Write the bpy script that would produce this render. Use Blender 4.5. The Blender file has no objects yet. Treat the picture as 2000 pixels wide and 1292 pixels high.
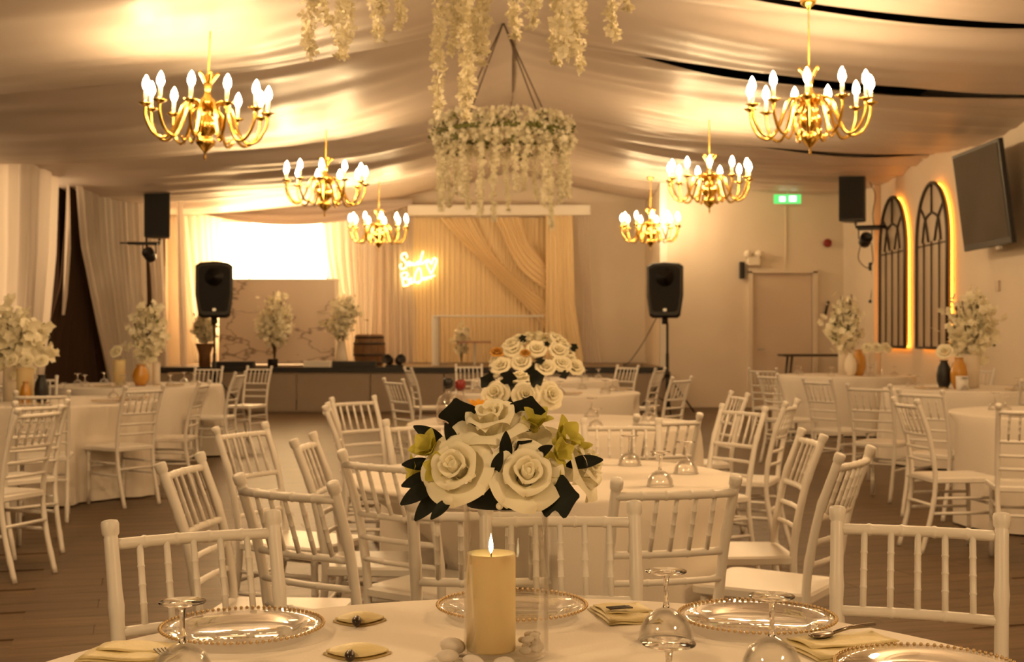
import bpy, math, random
from math import sin, cos, pi, radians, sqrt, atan2
from mathutils import Vector, Matrix
random.seed(7)
SC = bpy.context.scene
COL = SC.collection

# ------------------------------------------------------------------ camera
cam_d = bpy.data.cameras.new('camera'); cam = bpy.data.objects.new('camera', cam_d); COL.objects.link(cam)
cam.location = (0, 0, 1.30); cam.rotation_euler = (pi/2, 0, 0)
cam_d.sensor_width = 36; cam_d.lens = 45; cam_d.shift_y = 0.004
cam_d.clip_start = 0.05; cam_d.clip_end = 100
cam_d.dof.use_dof = True; cam_d.dof.focus_distance = 2.3; cam_d.dof.aperture_fstop = 8.5
SC.camera = cam

# ------------------------------------------------------------------ world, lamps, exposure
W = bpy.data.worlds.new('world'); SC.world = W; W.use_nodes = True
W.node_tree.nodes['Background'].inputs[0].default_value = (0.9, 0.7, 0.5, 1)
W.node_tree.nodes['Background'].inputs[1].default_value = 0.05
SC.view_settings.view_transform = 'Standard'; SC.view_settings.look = 'None'
SC.view_settings.exposure = 0.90; SC.view_settings.gamma = 1.0; SC.view_settings.use_curve_mapping = False
SC.cycles.caustics_reflective = False; SC.cycles.caustics_refractive = False
SC.cycles.sample_clamp_indirect = 4; SC.cycles.max_bounces = 8; SC.cycles.transparent_max_bounces = 24
SC.cycles.use_denoising = True

BULB = 108.0          # radiance of the chandelier bulbs
WIN = 11.0           # radiance of the daylight panes
LAMP = (1.0, 0.65, 0.315)
def lamp(name, loc, power, rad=0.25):
    d = bpy.data.lights.new(name, 'POINT'); d.energy = power; d.color = LAMP; d.shadow_soft_size = rad
    o = bpy.data.objects.new(name, d); o.location = loc; COL.objects.link(o)
# the chandeliers of the two rows that hang nearer than, and behind, the camera
for x in (-2.45, 2.45):
    lamp('chandelier_lamp', (x, 5.2, 3.25), 84)
    lamp('chandelier_lamp', (x, 0.2, 3.25), 98)

# ------------------------------------------------------------------ materials
def new_mat(name):
    m = bpy.data.materials.new(name); m.use_nodes = True
    nt = m.node_tree; b = nt.nodes['Principled BSDF']
    return m, nt, b
def pbr(name, col, rough=0.5, metal=0.0, spec=0.5, noise=0.0, nscale=20, bump=0.0, bscale=60, transl=0.0, sss=0.0, coat=0.0):
    m, nt, b = new_mat(name)
    b.inputs['Base Color'].default_value = (*col, 1); b.inputs['Roughness'].default_value = rough
    b.inputs['Metallic'].default_value = metal; b.inputs['Specular IOR Level'].default_value = spec
    if coat: b.inputs['Coat Weight'].default_value = coat
    tc = nt.nodes.new('ShaderNodeTexCoord')
    if noise:
        n = nt.nodes.new('ShaderNodeTexNoise'); n.inputs['Scale'].default_value = nscale; n.inputs['Detail'].default_value = 4
        nt.links.new(tc.outputs['Object'], n.inputs['Vector'])
        mx = nt.nodes.new('ShaderNodeMix'); mx.data_type = 'RGBA'
        mx.inputs[6].default_value = (*[c*(1-noise) for c in col], 1); mx.inputs[7].default_value = (*[min(1, c*(1+noise)) for c in col], 1)
        nt.links.new(n.outputs['Fac'], mx.inputs[0]); nt.links.new(mx.outputs[2], b.inputs['Base Color'])
    if bump:
        n2 = nt.nodes.new('ShaderNodeTexNoise'); n2.inputs['Scale'].default_value = bscale; n2.inputs['Detail'].default_value = 3
        nt.links.new(tc.outputs['Object'], n2.inputs['Vector'])
        bp = nt.nodes.new('ShaderNodeBump'); bp.inputs['Strength'].default_value = bump; bp.inputs['Distance'].default_value = 0.01
        nt.links.new(n2.outputs['Fac'], bp.inputs['Height']); nt.links.new(bp.outputs[0], b.inputs['Normal'])
    if sss:
        b.inputs['Subsurface Weight'].default_value = sss; b.inputs['Subsurface Radius'].default_value = (0.03, 0.015, 0.006)
        b.inputs['Subsurface Scale'].default_value = 0.5
    if transl:
        t = nt.nodes.new('ShaderNodeBsdfTranslucent'); t.inputs[0].default_value = (*col, 1)
        mx = nt.nodes.new('ShaderNodeMixShader'); mx.inputs[0].default_value = transl
        nt.links.new(b.outputs[0], mx.inputs[1]); nt.links.new(t.outputs[0], mx.inputs[2])
        nt.links.new(mx.outputs[0], nt.nodes['Material Output'].inputs[0])
    return m
def emit(name, col, strength):
    m = bpy.data.materials.new(name); m.use_nodes = True; nt = m.node_tree; nt.nodes.clear()
    e = nt.nodes.new('ShaderNodeEmission'); e.inputs[0].default_value = (*col, 1); e.inputs[1].default_value = strength
    o = nt.nodes.new('ShaderNodeOutputMaterial'); nt.links.new(e.outputs[0], o.inputs[0]); return m
def solid_glass(name):
    m, nt, b = new_mat(name); b.inputs['Transmission Weight'].default_value = 1; b.inputs['Roughness'].default_value = 0.0; b.inputs['IOR'].default_value = 1.48
    b.inputs['Base Color'].default_value = (1, 0.99, 0.97, 1); return m
def glass(name, tint=(0.97, 0.97, 0.97), refl=(1, 1, 1), blend=0.35, low=0.05, top=0.6):
    m = bpy.data.materials.new(name); m.use_nodes = True; nt = m.node_tree; nt.nodes.clear()
    t = nt.nodes.new('ShaderNodeBsdfTransparent'); t.inputs[0].default_value = (*tint, 1)
    g = nt.nodes.new('ShaderNodeBsdfGlossy'); g.inputs[0].default_value = (*refl, 1); g.inputs['Roughness'].default_value = 0.04
    lw = nt.nodes.new('ShaderNodeLayerWeight'); lw.inputs[0].default_value = blend
    mr = nt.nodes.new('ShaderNodeMapRange'); mr.inputs[3].default_value = low; mr.inputs[4].default_value = top
    nt.links.new(lw.outputs['Fresnel'], mr.inputs[0])
    mx = nt.nodes.new('ShaderNodeMixShader'); o = nt.nodes.new('ShaderNodeOutputMaterial')
    nt.links.new(mr.outputs[0], mx.inputs[0]); nt.links.new(t.outputs[0], mx.inputs[1]); nt.links.new(g.outputs[0], mx.inputs[2])
    nt.links.new(mx.outputs[0], o.inputs[0]); return m

M = {}
M['chair'] = pbr('white_chair_paint', (0.80, 0.76, 0.70), 0.38, noise=0.03, nscale=8)
M['cloth'] = pbr('white_table_linen', (0.82, 0.76, 0.68), 0.8, spec=0.2, bump=0.08, bscale=180)
M['drape'] = pbr('ceiling_satin', (0.63, 0.53, 0.46), 0.45, spec=0.45)
M['void'] = pbr('dark_roof_void', (0.012, 0.01, 0.008), 0.9)
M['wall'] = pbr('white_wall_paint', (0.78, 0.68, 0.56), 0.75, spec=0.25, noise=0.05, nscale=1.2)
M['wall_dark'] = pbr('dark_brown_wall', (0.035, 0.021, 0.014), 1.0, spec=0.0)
M['sheer'] = pbr('cream_sheer_curtain', (0.80, 0.70, 0.60), 0.75, spec=0.2, transl=0.35)
M['sheer_white'] = pbr('white_sheer_curtain', (0.86, 0.80, 0.72), 0.75, spec=0.2, transl=0.30)
M['backdrop'] = pbr('champagne_drape', (0.88, 0.70, 0.43), 0.6, spec=0.3, transl=0.1)
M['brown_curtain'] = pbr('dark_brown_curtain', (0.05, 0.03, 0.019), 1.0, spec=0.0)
M['brass'] = pbr('polished_brass', (0.95, 0.62, 0.14), 0.18, metal=1)
M['gold'] = pbr('gold_beads', (0.60, 0.44, 0.24), 0.35, metal=1)
M['goldv'] = pbr('amber_gold_glaze', (0.56, 0.27, 0.03), 0.25, coat=0.5, noise=0.3, nscale=9)
M['bulb'] = emit('glowing_bulb', (1.0, 0.68, 0.34), BULB)
M['candle_sleeve'] = pbr('ivory_candle_sleeve', (0.9, 0.82, 0.6), 0.5, transl=0.3)
M['black'] = pbr('black_plastic', (0.012, 0.011, 0.011), 0.45)
M['grille'] = pbr('black_grille', (0.008, 0.008, 0.008), 0.6, bump=0.6, bscale=260)
M['badge'] = pbr('silver_badge', (0.6, 0.58, 0.55), 0.3, metal=0.8)
M['glass'] = glass('clear_glass', (0.985, 0.98, 0.97), blend=0.3, low=0.05, top=0.55)
M['sglass'] = solid_glass('solid_stemware_glass')
M['vglass'] = glass('vase_glass', (0.97, 0.965, 0.95), blend=0.12, low=0.012, top=0.40)
M['acrylic'] = glass('clear_acrylic', (0.96, 0.95, 0.93), blend=0.15, low=0.05, top=0.4)
M['leaf'] = pbr('dark_green_leaf', (0.008, 0.011, 0.006), 0.65, spec=0.25)
M['petal'] = pbr('ivory_rose_petal', (0.96, 0.91, 0.71), 0.6, spec=0.25, transl=0.15)
M['lime'] = pbr('yellow_green_petal', (0.62, 0.57, 0.10), 0.55, transl=0.25)
M['blossom'] = pbr('cream_blossom', (0.93, 0.88, 0.70), 0.7, spec=0.2, transl=0.15)
M['greenery'] = pbr('olive_greenery', (0.16, 0.17, 0.04), 0.6)
M['stem'] = pbr('brown_twig', (0.10, 0.06, 0.03), 0.8)
M['wax'] = pbr('cream_candle_wax', (0.80, 0.66, 0.37), 0.5, sss=0.35, noise=0.05, nscale=14)
M['flame'] = emit('candle_flame', (1.0, 0.72, 0.36), 14)
M['wick'] = pbr('burnt_wick', (0.02, 0.015, 0.01), 0.9)
M['pebble'] = pbr('white_pebble', (0.72, 0.66, 0.60), 0.7, noise=0.12, nscale=30)
M['napkin'] = pbr('gold_satin_napkin', (0.74, 0.62, 0.33), 0.45, bump=0.15, bscale=90)
M['napkin_d'] = pbr('olive_gold_napkin', (0.42, 0.30, 0.11), 0.5, bump=0.15, bscale=90)
M['steel'] = pbr('polished_cutlery', (0.30, 0.25, 0.2), 0.25, metal=1)
M['dark_steel'] = pbr('dark_cutlery', (0.05, 0.035, 0.025), 0.35, metal=0.5)
M['white'] = pbr('white_gloss', (0.85, 0.8, 0.72), 0.4)
M['ceramic'] = pbr('white_ceramic', (0.82, 0.74, 0.62), 0.35)
M['stage'] = pbr('stage_front_paint', (0.37, 0.30, 0.235), 0.6, noise=0.08, nscale=3)
M['deck'] = pbr('stage_deck', (0.16, 0.11, 0.07), 0.5)
M['door'] = pbr('door_paint', (0.66, 0.55, 0.44), 0.5)
M['screen'] = pbr('dark_screen_glass', (0.085, 0.066, 0.050), 0.75, spec=0.3, noise=0.3, nscale=1.5)
M['mirror'] = pbr('tan_reflection_mirror', (0.52, 0.42, 0.32), 0.4, metal=0.0, noise=0.1, nscale=3)  # matt tan colour stands in for the lit room the mirror would reflect
M['iron'] = pbr('dark_iron_frame', (0.05, 0.032, 0.02), 0.5)
M['led'] = emit('orange_led_strip', (1.0, 0.30, 0.025), 7.0)
M['neon'] = emit('warm_neon_tube', (1.0, 0.62, 0.18), 4.5)
M['exit_green'] = emit('exit_sign_green', (0.10, 0.55, 0.12), 1.0)
M['exit_white'] = emit('exit_sign_white', (0.85, 1.0, 0.75), 1.6)
M['red'] = pbr('red_plastic', (0.25, 0.02, 0.015), 0.4)
M['day'] = emit('daylight_pane', (1.0, 0.63, 0.28), WIN*1.3)
M['day2'] = emit('daylight_pane_side', (1.0, 0.66, 0.34), WIN*0.14)
M['hoop'] = pbr('wire_rope', (0.12, 0.08, 0.05), 0.6)
M['oak'] = pbr('barrel_oak', (0.20, 0.10, 0.04), 0.6, noise=0.35, nscale=7)
M['smoke'] = glass('decanter_glass', (0.93, 0.90, 0.86), blend=0.4, low=0.12)
M['orangeflower'] = pbr('orange_lily_petal', (0.85, 0.42, 0.03), 0.5, transl=0.3)
M['paper'] = pbr('white_card', (0.85, 0.82, 0.78), 0.7)
M['pink'] = pbr('dusty_pink', (0.5, 0.22, 0.16), 0.6)

def wood_floor(name, use_brick):
    m, nt, b = new_mat(name); N = nt.nodes; L = nt.links
    tc = N.new('ShaderNodeTexCoord'); mp = N.new('ShaderNodeMapping'); mp.inputs['Scale'].default_value = (1.2, 14, 1)
    L.new(tc.outputs['Object'], mp.inputs[0])
    n = N.new('ShaderNodeTexNoise'); n.inputs['Scale'].default_value = 1.6; n.inputs['Detail'].default_value = 6; n.inputs['Roughness'].default_value = 0.6
    L.new(mp.outputs[0], n.inputs['Vector'])
    cr = N.new('ShaderNodeValToRGB'); cr.color_ramp.elements[0].color = (0.070, 0.042, 0.020, 1); cr.color_ramp.elements[1].color = (0.165, 0.102, 0.052, 1)
    cr.color_ramp.elements[0].position = 0.3; cr.color_ramp.elements[1].position = 0.72
    L.new(n.outputs['Fac'], cr.inputs[0])
    hs = N.new('ShaderNodeHueSaturation')
    if use_brick:
        br = N.new('ShaderNodeTexBrick'); br.offset = 0.37; br.inputs['Scale'].default_value = 1
        br.inputs['Color1'].default_value = (0.2, 0.2, 0.2, 1); br.inputs['Color2'].default_value = (0.8, 0.8, 0.8, 1); br.inputs['Mortar'].default_value = (0, 0, 0, 1)
        br.inputs['Mortar Size'].default_value = 0.002; br.inputs['Brick Width'].default_value = 1.25; br.inputs['Row Height'].default_value = 0.19
        L.new(tc.outputs['Object'], br.inputs['Vector']); src = br.outputs['Color']
    else:
        oi = N.new('ShaderNodeObjectInfo'); src = oi.outputs['Random']
    mr = N.new('ShaderNodeMapRange'); mr.inputs[3].default_value = 0.84; mr.inputs[4].default_value = 1.14
    L.new(src, mr.inputs[0]); L.new(mr.outputs[0], hs.inputs['Value']); L.new(cr.outputs[0], hs.inputs['Color'])
    L.new(hs.outputs[0], b.inputs['Base Color'])
    b.inputs['Roughness'].default_value = 0.44; b.inputs['Specular IOR Level'].default_value = 0.32
    return m
M['floor'] = wood_floor('oak_laminate', True)
M['plank'] = wood_floor('oak_laminate_plank', False)
def marble():
    m, nt, b = new_mat('veined_marble'); N = nt.nodes; L = nt.links
    tc = N.new('ShaderNodeTexCoord'); n = N.new('ShaderNodeTexNoise'); n.inputs['Scale'].default_value = 0.75; n.inputs['Detail'].default_value = 4
    mp = N.new('ShaderNodeMapping'); mp.inputs['Rotation'].default_value = (0, 0.7, 0); mp.inputs['Scale'].default_value = (0.9, 1, 2.2)
    L.new(tc.outputs['Object'], mp.inputs[0]); L.new(mp.outputs[0], n.inputs['Vector'])
    ab = N.new('ShaderNodeMath'); ab.operation = 'SUBTRACT'; ab.inputs[1].default_value = 0.5; L.new(n.outputs['Fac'], ab.inputs[0])
    a2 = N.new('ShaderNodeMath'); a2.operation = 'ABSOLUTE'; L.new(ab.outputs[0], a2.inputs[0])
    cr = N.new('ShaderNodeValToRGB'); cr.color_ramp.elements[0].color = (0.25, 0.19, 0.15, 1); cr.color_ramp.elements[1].color = (0.64, 0.54, 0.45, 1)
    cr.color_ramp.elements[0].position = 0.0; cr.color_ramp.elements[1].position = 0.012
    L.new(a2.outputs[0], cr.inputs[0]); L.new(cr.outputs[0], b.inputs['Base Color']); b.inputs['Roughness'].default_value = 0.3
    return m
M['marble'] = marble()

# ------------------------------------------------------------------ mesh helpers
class MB:
    def __init__(s): s.v = []; s.f = []
    def quadgrid(s, pts, closed=False):
        """pts: rows of equal length"""
        o = len(s.v); nr = len(pts); nc = len(pts[0])
        for r in pts: s.v += [tuple(p) for p in r]
        for i in range(nr-1):
            for j in range(nc if closed else nc-1):
                k = (j+1) % nc
                s.f.append((o+i*nc+j, o+i*nc+k, o+(i+1)*nc+k, o+(i+1)*nc+j))
        return s
    def poly(s, pts):
        o = len(s.v); s.v += [tuple(p) for p in pts]; s.f.append(tuple(range(o, o+len(pts)))); return s
    def box(s, c, sz, rz=0.0, m=None):
        o = len(s.v); x, y, z = [a/2 for a in sz]
        R = Matrix.Rotation(rz, 3, 'Z')
        for p in ((-x,-y,-z),(x,-y,-z),(x,y,-z),(-x,y,-z),(-x,-y,z),(x,-y,z),(x,y,z),(-x,y,z)):
            q = R @ Vector(p) + Vector(c)
            if m: q = m @ q
            s.v.append(tuple(q))
        s.f += [tuple(o+i for i in f) for f in ((3,2,1,0),(4,5,6,7),(0,1,5,4),(1,2,6,5),(2,3,7,6),(3,0,4,7))]
        return s
    def tube(s, path, rad, seg=8, cap=True):
        P = [Vector(p) for p in path]; n = len(P)
        if not hasattr(rad, '__len__'): rad = [rad]*n
        up = Vector((0, 0, 1)); rows = []
        t0 = (P[1]-P[0]).normalized()
        a = t0.cross(up)
        if a.length < 0.05: a = t0.cross(Vector((1, 0, 0)))
        a.normalize()
        for i in range(n):
            t = (P[min(i+1, n-1)]-P[max(i-1, 0)])
            if t.length < 1e-9: t = t0
            t.normalize(); a = (a - t*a.dot(t)).normalized(); b = t.cross(a)
            rows.append([P[i]+(a*cos(2*pi*k/seg)+b*sin(2*pi*k/seg))*rad[i] for k in range(seg)])
        o = len(s.v); s.quadgrid(rows, True)
        if cap:
            s.f.append(tuple(o+k for k in range(seg))[::-1]); s.f.append(tuple(o+(n-1)*seg+k for k in range(seg)))
        return s
    def lathe(s, prof, seg=20, c=(0, 0, 0), cap=True):
        rows = [[(c[0]+r*cos(2*pi*k/seg), c[1]+r*sin(2*pi*k/seg), c[2]+z) for k in range(seg)] for r, z in prof]
        o = len(s.v); s.quadgrid(rows, True); n = len(prof)
        if cap:
            if prof[0][0] > 1e-4: s.f.append(tuple(o+k for k in range(seg))[::-1])
            if prof[-1][0] > 1e-4: s.f.append(tuple(o+(n-1)*seg+k for k in range(seg)))
        return s
    def ball(s, c, r, seg=8, rings=6, sc=(1, 1, 1)):
        rows = []
        for i in range(rings+1):
            a = -pi/2+pi*i/rings
            rows.append([(c[0]+r*sc[0]*max(cos(a), 0.02)*cos(2*pi*k/seg), c[1]+r*sc[1]*max(cos(a), 0.02)*sin(2*pi*k/seg), c[2]+r*sc[2]*sin(a)) for k in range(seg)])
        return s.quadgrid(rows, True)
    def extrude(s, outline, axis_fn, t0, t1):
        """outline of (a,b); axis_fn(a,b,t)->xyz"""
        o = len(s.v); n = len(outline)
        s.v += [tuple(axis_fn(a, b, t0)) for a, b in outline]; s.v += [tuple(axis_fn(a, b, t1)) for a, b in outline]
        s.f.append(tuple(o+i for i in range(n))); s.f.append(tuple(o+n+i for i in range(n))[::-1])
        for i in range(n):
            j = (i+1) % n; s.f.append((o+j, o+i, o+n+i, o+n+j))
        return s
    def xform(s, m):
        s.v = [tuple(m @ Vector(p)) for p in s.v]; return s
    def mesh(s, name, mat, smooth=True):
        me = bpy.data.meshes.new(name); me.from_pydata(s.v, [], s.f); me.materials.append(mat)
        if smooth: me.polygons.foreach_set('use_smooth', [True]*len(me.polygons))
        me.update(); return me
def obj(name, src, mat=None, parent=None, smooth=True, loc=None, rot=None, bevel=0):
    me = src.mesh(name, mat, smooth) if isinstance(src, MB) else src
    o = bpy.data.objects.new(name, me); COL.objects.link(o)
    if parent: o.parent = parent
    if loc: o.location = loc
    if rot: o.rotation_euler = rot
    if bevel:
        b = o.modifiers.new('bevel', 'BEVEL'); b.width = bevel; b.segments = 2; b.limit_method = 'ANGLE'
        for p in me.polygons: p.use_smooth = False
    return o
def tag(o, label, cat, group=None, kind=None):
    o['label'] = label; o['category'] = cat
    if group: o['group'] = group
    if kind: o['kind'] = kind
    return o
def struct(o): o['kind'] = 'structure'; return o
def thing(name, label, cat, loc=(0, 0, 0), rz=0.0, group=None):
    o = bpy.data.objects.new(name, None); COL.objects.link(o); o.location = loc; o.rotation_euler = (0, 0, rz)
    o.empty_display_size = 0.1
    return tag(o, label, cat, group)
def dup(root, loc, rot, label, group=None):
    r = root.copy(); COL.objects.link(r); r.location = loc; r.rotation_euler = rot if hasattr(rot, '__len__') else (0, 0, rot)
    r['label'] = label
    if group: r['group'] = group
    for ch in root.children:
        c = ch.copy(); COL.objects.link(c); c.parent = r
        for g in ch.children:
            d = g.copy(); COL.objects.link(d); d.parent = c
    return r
def lerp(a, b, t): return a+(b-a)*t
def plin(pts, t):
    """piecewise linear (t,val)"""
    for (t0, v0), (t1, v1) in zip(pts, pts[1:]):
        if t <= t1: return lerp(v0, v1, (t-t0)/max(1e-9, t1-t0))
    return pts[-1][1]
def smooth_path(pts, n=8):
    """Catmull-Rom through points"""
    P = [Vector(p) for p in pts]; P = [2*P[0]-P[1]]+P+[2*P[-1]-P[-2]]; out = []
    for i in range(1, len(P)-2):
        for k in range(n):
            t = k/n; a, b, c, d = P[i-1], P[i], P[i+1], P[i+2]
            out.append(0.5*((2*b)+(c-a)*t+(2*a-5*b+4*c-d)*t*t+(3*b-a-3*c+d)*t**3))
    out.append(P[-2]); return out

# ------------------------------------------------------------------ room shell
H_EAVE = 3.88
def prof(x):
    a = min(1.0, abs(x)/5.95); z = H_EAVE+0.70*(1-a)**2.2
    if x < -4: z -= 0.10*min(1, (-4-x)/2.2)
    return z
struct(obj('wall_right', MB().box((6.05, 10, 2.4), (0.2, 27, 4.8)), M['wall'], smooth=False))
struct(obj('wall_back', MB().box((4.31, 23.1, 2.4), (3.28, 0.2, 4.8)), M['wall'], smooth=False))
struct(obj('wall_recess_right', MB().box((2.77, 24.4, 2.4), (0.2, 2.6, 4.8)), M['wall'], smooth=False))
rb = MB()
for c, s_ in (((-0.4, 25.8, 2.4), (6.6, 0.2, 4.8)), ((-4.94, 25.8, 0.65), (2.46, 0.2, 1.3)), ((-4.94, 25.8, 4.2), (2.46, 0.2, 1.2)), ((-6.55, 25.8, 2.4), (0.75, 0.2, 4.8))): rb.box(c, s_)
struct(obj('wall_recess_back', rb, M['wall'], smooth=False))
struct(obj('wall_recess_left', MB().box((-7.0, 24.6, 2.4), (0.2, 2.6, 4.8)).box((-6.75, 23.35, 2.4), (0.5, 0.1, 4.8)), M['wall'], smooth=False))
struct(obj('wall_rear', MB().box((0, -3.4, 2.4), (15, 0.2, 4.8)), M['wall'], smooth=False))
# left wall, slightly skewed, with a window opening behind its curtains
WA = Vector((-7.0, 17.5)); WD = (Vector((-6.2, 23.3))-WA).normalized(); WN = Vector((WD.y, -WD.x))
def wl(u, z, off=0.0):
    p = WA+WD*u+WN*off; return (p.x, p.y, z)
wm = MB()
def wl_box(u0, u1, z0, z1, t0=-0.35, t1=-0.15):
    o = len(wm.v)
    for off in (t0, t1):
        for u, z in ((u0, z0), (u1, z0), (u1, z1), (u0, z1)): wm.v.append(wl(u, z, off))
    wm.f.extend([tuple(o+i for i in f) for f in ((0,1,2,3),(7,6,5,4),(0,4,5,1),(1,5,6,2),(2,6,7,3),(3,7,4,0))])
wl_box(-22, -1.6, 0, 4.8); wl_box(1.95, 5.95, 0, 4.8); wl_box(0.30, 1.0, 0, 4.8); wl_box(-1.6, 1.95, 0, 0.9); wl_box(-1.6, 1.95, 3.65, 4.8)
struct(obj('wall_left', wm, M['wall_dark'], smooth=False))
w2 = struct(obj('window_2', MB().quadgrid([[wl(-1.6, 0.9, -0.3), wl(1.95, 0.9, -0.3)], [wl(-1.6, 3.65, -0.3), wl(1.95, 3.65, -0.3)]]), M['day2'], smooth=False))
w1 = bpy.data.objects.new('window_1', None); COL.objects.link(w1); struct(w1)
obj('pane', MB().box((-5.72, 25.84, 2.45), (0.86, 0.01, 2.3)), M['day'], w1, False)
obj('pane', MB().box((-4.50, 25.84, 2.45), (1.55, 0.01, 2.3)), M['day'], w1, False)
fr = MB()
for c, s_ in (((-6.17, 25.8, 2.45), (0.05, 0.1, 2.3)), ((-3.71, 25.8, 2.45), (0.05, 0.1, 2.3)), ((-5.29, 25.8, 2.45), (0.03, 0.1, 2.3)), ((-5.29, 25.8, 1.32), (3.2, 0.1, 0.05)), ((-5.29, 25.8, 3.58), (3.2, 0.1, 0.05))): fr.box(c, s_)
obj('window_frame', fr, M['white'], w1, False)
struct(obj('trim_1', MB().box((2.72, 22.985, 2.2), (0.13, 0.03, 4.4)), M['white'], smooth=False))
struct(obj('trim_2', MB().box((5.90, 20.75, 2.2), (0.10, 0.14, 4.4)), M['wall'], smooth=False))
struct(obj('ceiling', MB().box((0, 11, 5.0), (16, 30, 0.1)), M['void'], smooth=False))

# floor: laminate laid at a slant, the nearer planks as pieces
FA = radians(16)
fl = struct(obj('floor', MB().box((8, 6, -0.056), (44, 44, 0.1)), M['floor'], smooth=False)); fl.rotation_euler = (0, 0, FA)
fl.location = (-6, 2, 0)
pw, pl = 0.19, 1.25
pme = MB().box((0, 0, -0.003), (pl-0.003, pw-0.003, 0.006)).mesh('plank', M['plank'], False)
n_pl = 0
for j in range(-10, 90):
    for i in range(-4, 22):
        lx = (i+0.5+(j % 3)*0.37)*pl; ly = (j+0.5)*pw
        wx = lx*cos(FA)-ly*sin(FA)-6; wy = lx*sin(FA)+ly*cos(FA)+2
        if 2.7 < wy < 10.2 and abs(wx) < 0.41*wy+0.3 and not (abs(wx) < 1.0 and wy < 3.2) and n_pl < 298:
            p = obj('plank', pme, parent=fl, loc=(lx, ly, 0)); n_pl += 1

# ceiling drapes: one satin panel per bay and side, with real gaps between them
LNL = [-2.0, 3.0, 8.0, 13.3, 18.0, 23.0]
LN = [-2.0, 1.6, 4.6, 7.6, 10.75, 13.7, 18.2, 23.0]
def hsh(i): return (sin(i*127.1)*43758.5453) % 1
def folds(y, seed, x):
    v = 0
    for k in range(7):
        w = 0.16+0.5*hsh(seed+k*3.1); ph = 6.28*hsh(seed+k*7.7); wr = 0.35*sin(0.45*x+ph)
        v += (0.25+0.9*w)*sin(2*pi*(y+wr)/(w*2.0)+ph)
    return v
def drape(side, y0, y1, x0, x1, g0, g1, seed, label, sag=0.16):
    nx, ny = 44, 110; rows = []
    for j in range(ny+1):
        t = j/ny; r = []
        for i in range(nx+1):
            x = lerp(x0, x1, i/nx); a = abs(x)
            ga, gb = plin(g0, a), plin(g1, a)
            y = lerp(y0+ga, y1-gb, t)
            amp = 0.019*(0.35+0.9*abs(2*t-1)**1.6)*min(1, 0.25+a/2.2)
            z = prof(x)-sag*sin(pi*t)*min(1, 0.30+a/3.2)+amp*folds(y, seed, x)
            if side == 'r' and (t < 0.03 or t > 0.97): z -= 0.02
            r.append((x, y, z))
        rows.append(r)
    o = obj('ceiling_drape', MB().quadgrid(rows), M['drape'])
    return tag(o, label, 'ceiling drape', 'satin drapes lining the ceiling')
no = [(0, -0.04), (8, -0.04)]; thin = [(0, 0), (0.5, 0.01), (7, 0.03)]
gapA = [(0, 0), (0.7, 0.0), (1.5, 0.10), (3.0, 0.17), (5.0, 0.07), (6, 0.04)]
gapB = [(0, 0), (0.8, 0.0), (2.2, 0.07), (5.9, 0.11)]
names = {0: 'overhead behind the camera', 1: 'above the foremost table', 2: 'above the near flower hoop', 3: 'nearest one in view', 4: 'at the front pair of chandeliers', 5: 'at the middle pair of chandeliers', 6: 'over the dance floor before the stage'}
for b in range(1, len(LN)-1):
    y0, y1 = LN[b], LN[b+1]
    gR = {4: gapB, 5: gapA}; 
    drape('r', y0, y1, 0.0, 5.95, gR.get(b, thin), gR.get(b+1, thin), 301+b*13, 'gathered tan satin ceiling drape, right slope, '+names[b])
namesl = {1: 'overhead, cut by the top of the picture', 2: 'around the nearest chandelier', 3: 'around the middle chandelier', 4: 'nearest the stage window'}
for b in range(1, len(LNL)-1):
    drape('l', LNL[b], LNL[b+1], -7.25, 0.0, no, no, 11+b*17, 'gathered tan satin ceiling drape, left slope, '+namesl[b], 0.31)
drape('s', 23.0, 25.7, -7.0, 2.66, no, no, 77, 'gathered satin ceiling drape over the raised stage')

# ------------------------------------------------------------------ curtains
def curtain(name, P, left, right, zt, zb, pleats, amp, mat, label, cat='curtain', group=None, ph=0.0, nz=26, parent=None):
    """P(u,z,off) -> xyz; left/right edges piecewise in t (0 top .. 1 bottom)"""
    ns = max(12, int(pleats*8)); rows = []
    for j in range(nz+1):
        t = j/nz; z = lerp(zt, zb, t); u0, u1 = plin(left, t), plin(right, t); r = []
        for i in range(ns+1):
            s = i/ns; q = s+0.02*sin(9*s+ph)
            off = amp*(sin(2*pi*pleats*q+ph+0.5*sin(3*t+ph))+0.35*sin(2*pi*pleats*2.3*q+2*ph))*(0.55+0.45*t)
            r.append(P(lerp(u0, u1, s), z, off))
        rows.append(r)
    o = obj(name, MB().quadgrid(rows), mat, parent)
    if label: tag(o, label, cat, group)
    return o
# on the left wall (u in metres along the wall from the frame's left edge)
curtain('curtain', lambda u, z, o: wl(u, z, 0.12+o), [(0, -1.6), (1, -1.2)], [(0, 1.42), (0.35, 1.30), (1, 0.80)], 3.80, 0.02, 9, 0.060, M['sheer'], 'cream tied curtain at the far left, streaked by daylight', group='curtains of the left wall')
curtain('curtain', lambda u, z, o: wl(u, z, 0.20+o), [(0, 1.75), (0.3, 1.95), (0.6, 2.45), (1, 3.2)], [(0, 4.15), (0.5, 4.30), (1, 4.35)], 3.80, 0.02, 11, 0.035, M['sheer'], 'cream curtain swept aside over a dark gap, left of the wall speaker', group='curtains of the left wall', ph=1.3)
curtain('curtain', lambda u, z, o: wl(u, z, 0.10+o), [(0, 1.70), (1, 1.55)], [(0, 1.78), (0.5, 1.80), (0.85, 1.70), (1, 1.62)], 3.6, 1.6, 1, 0.02, M['sheer'], 'narrow cream curtain strip hanging in the dark gap', group='curtains of the left wall')
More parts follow.
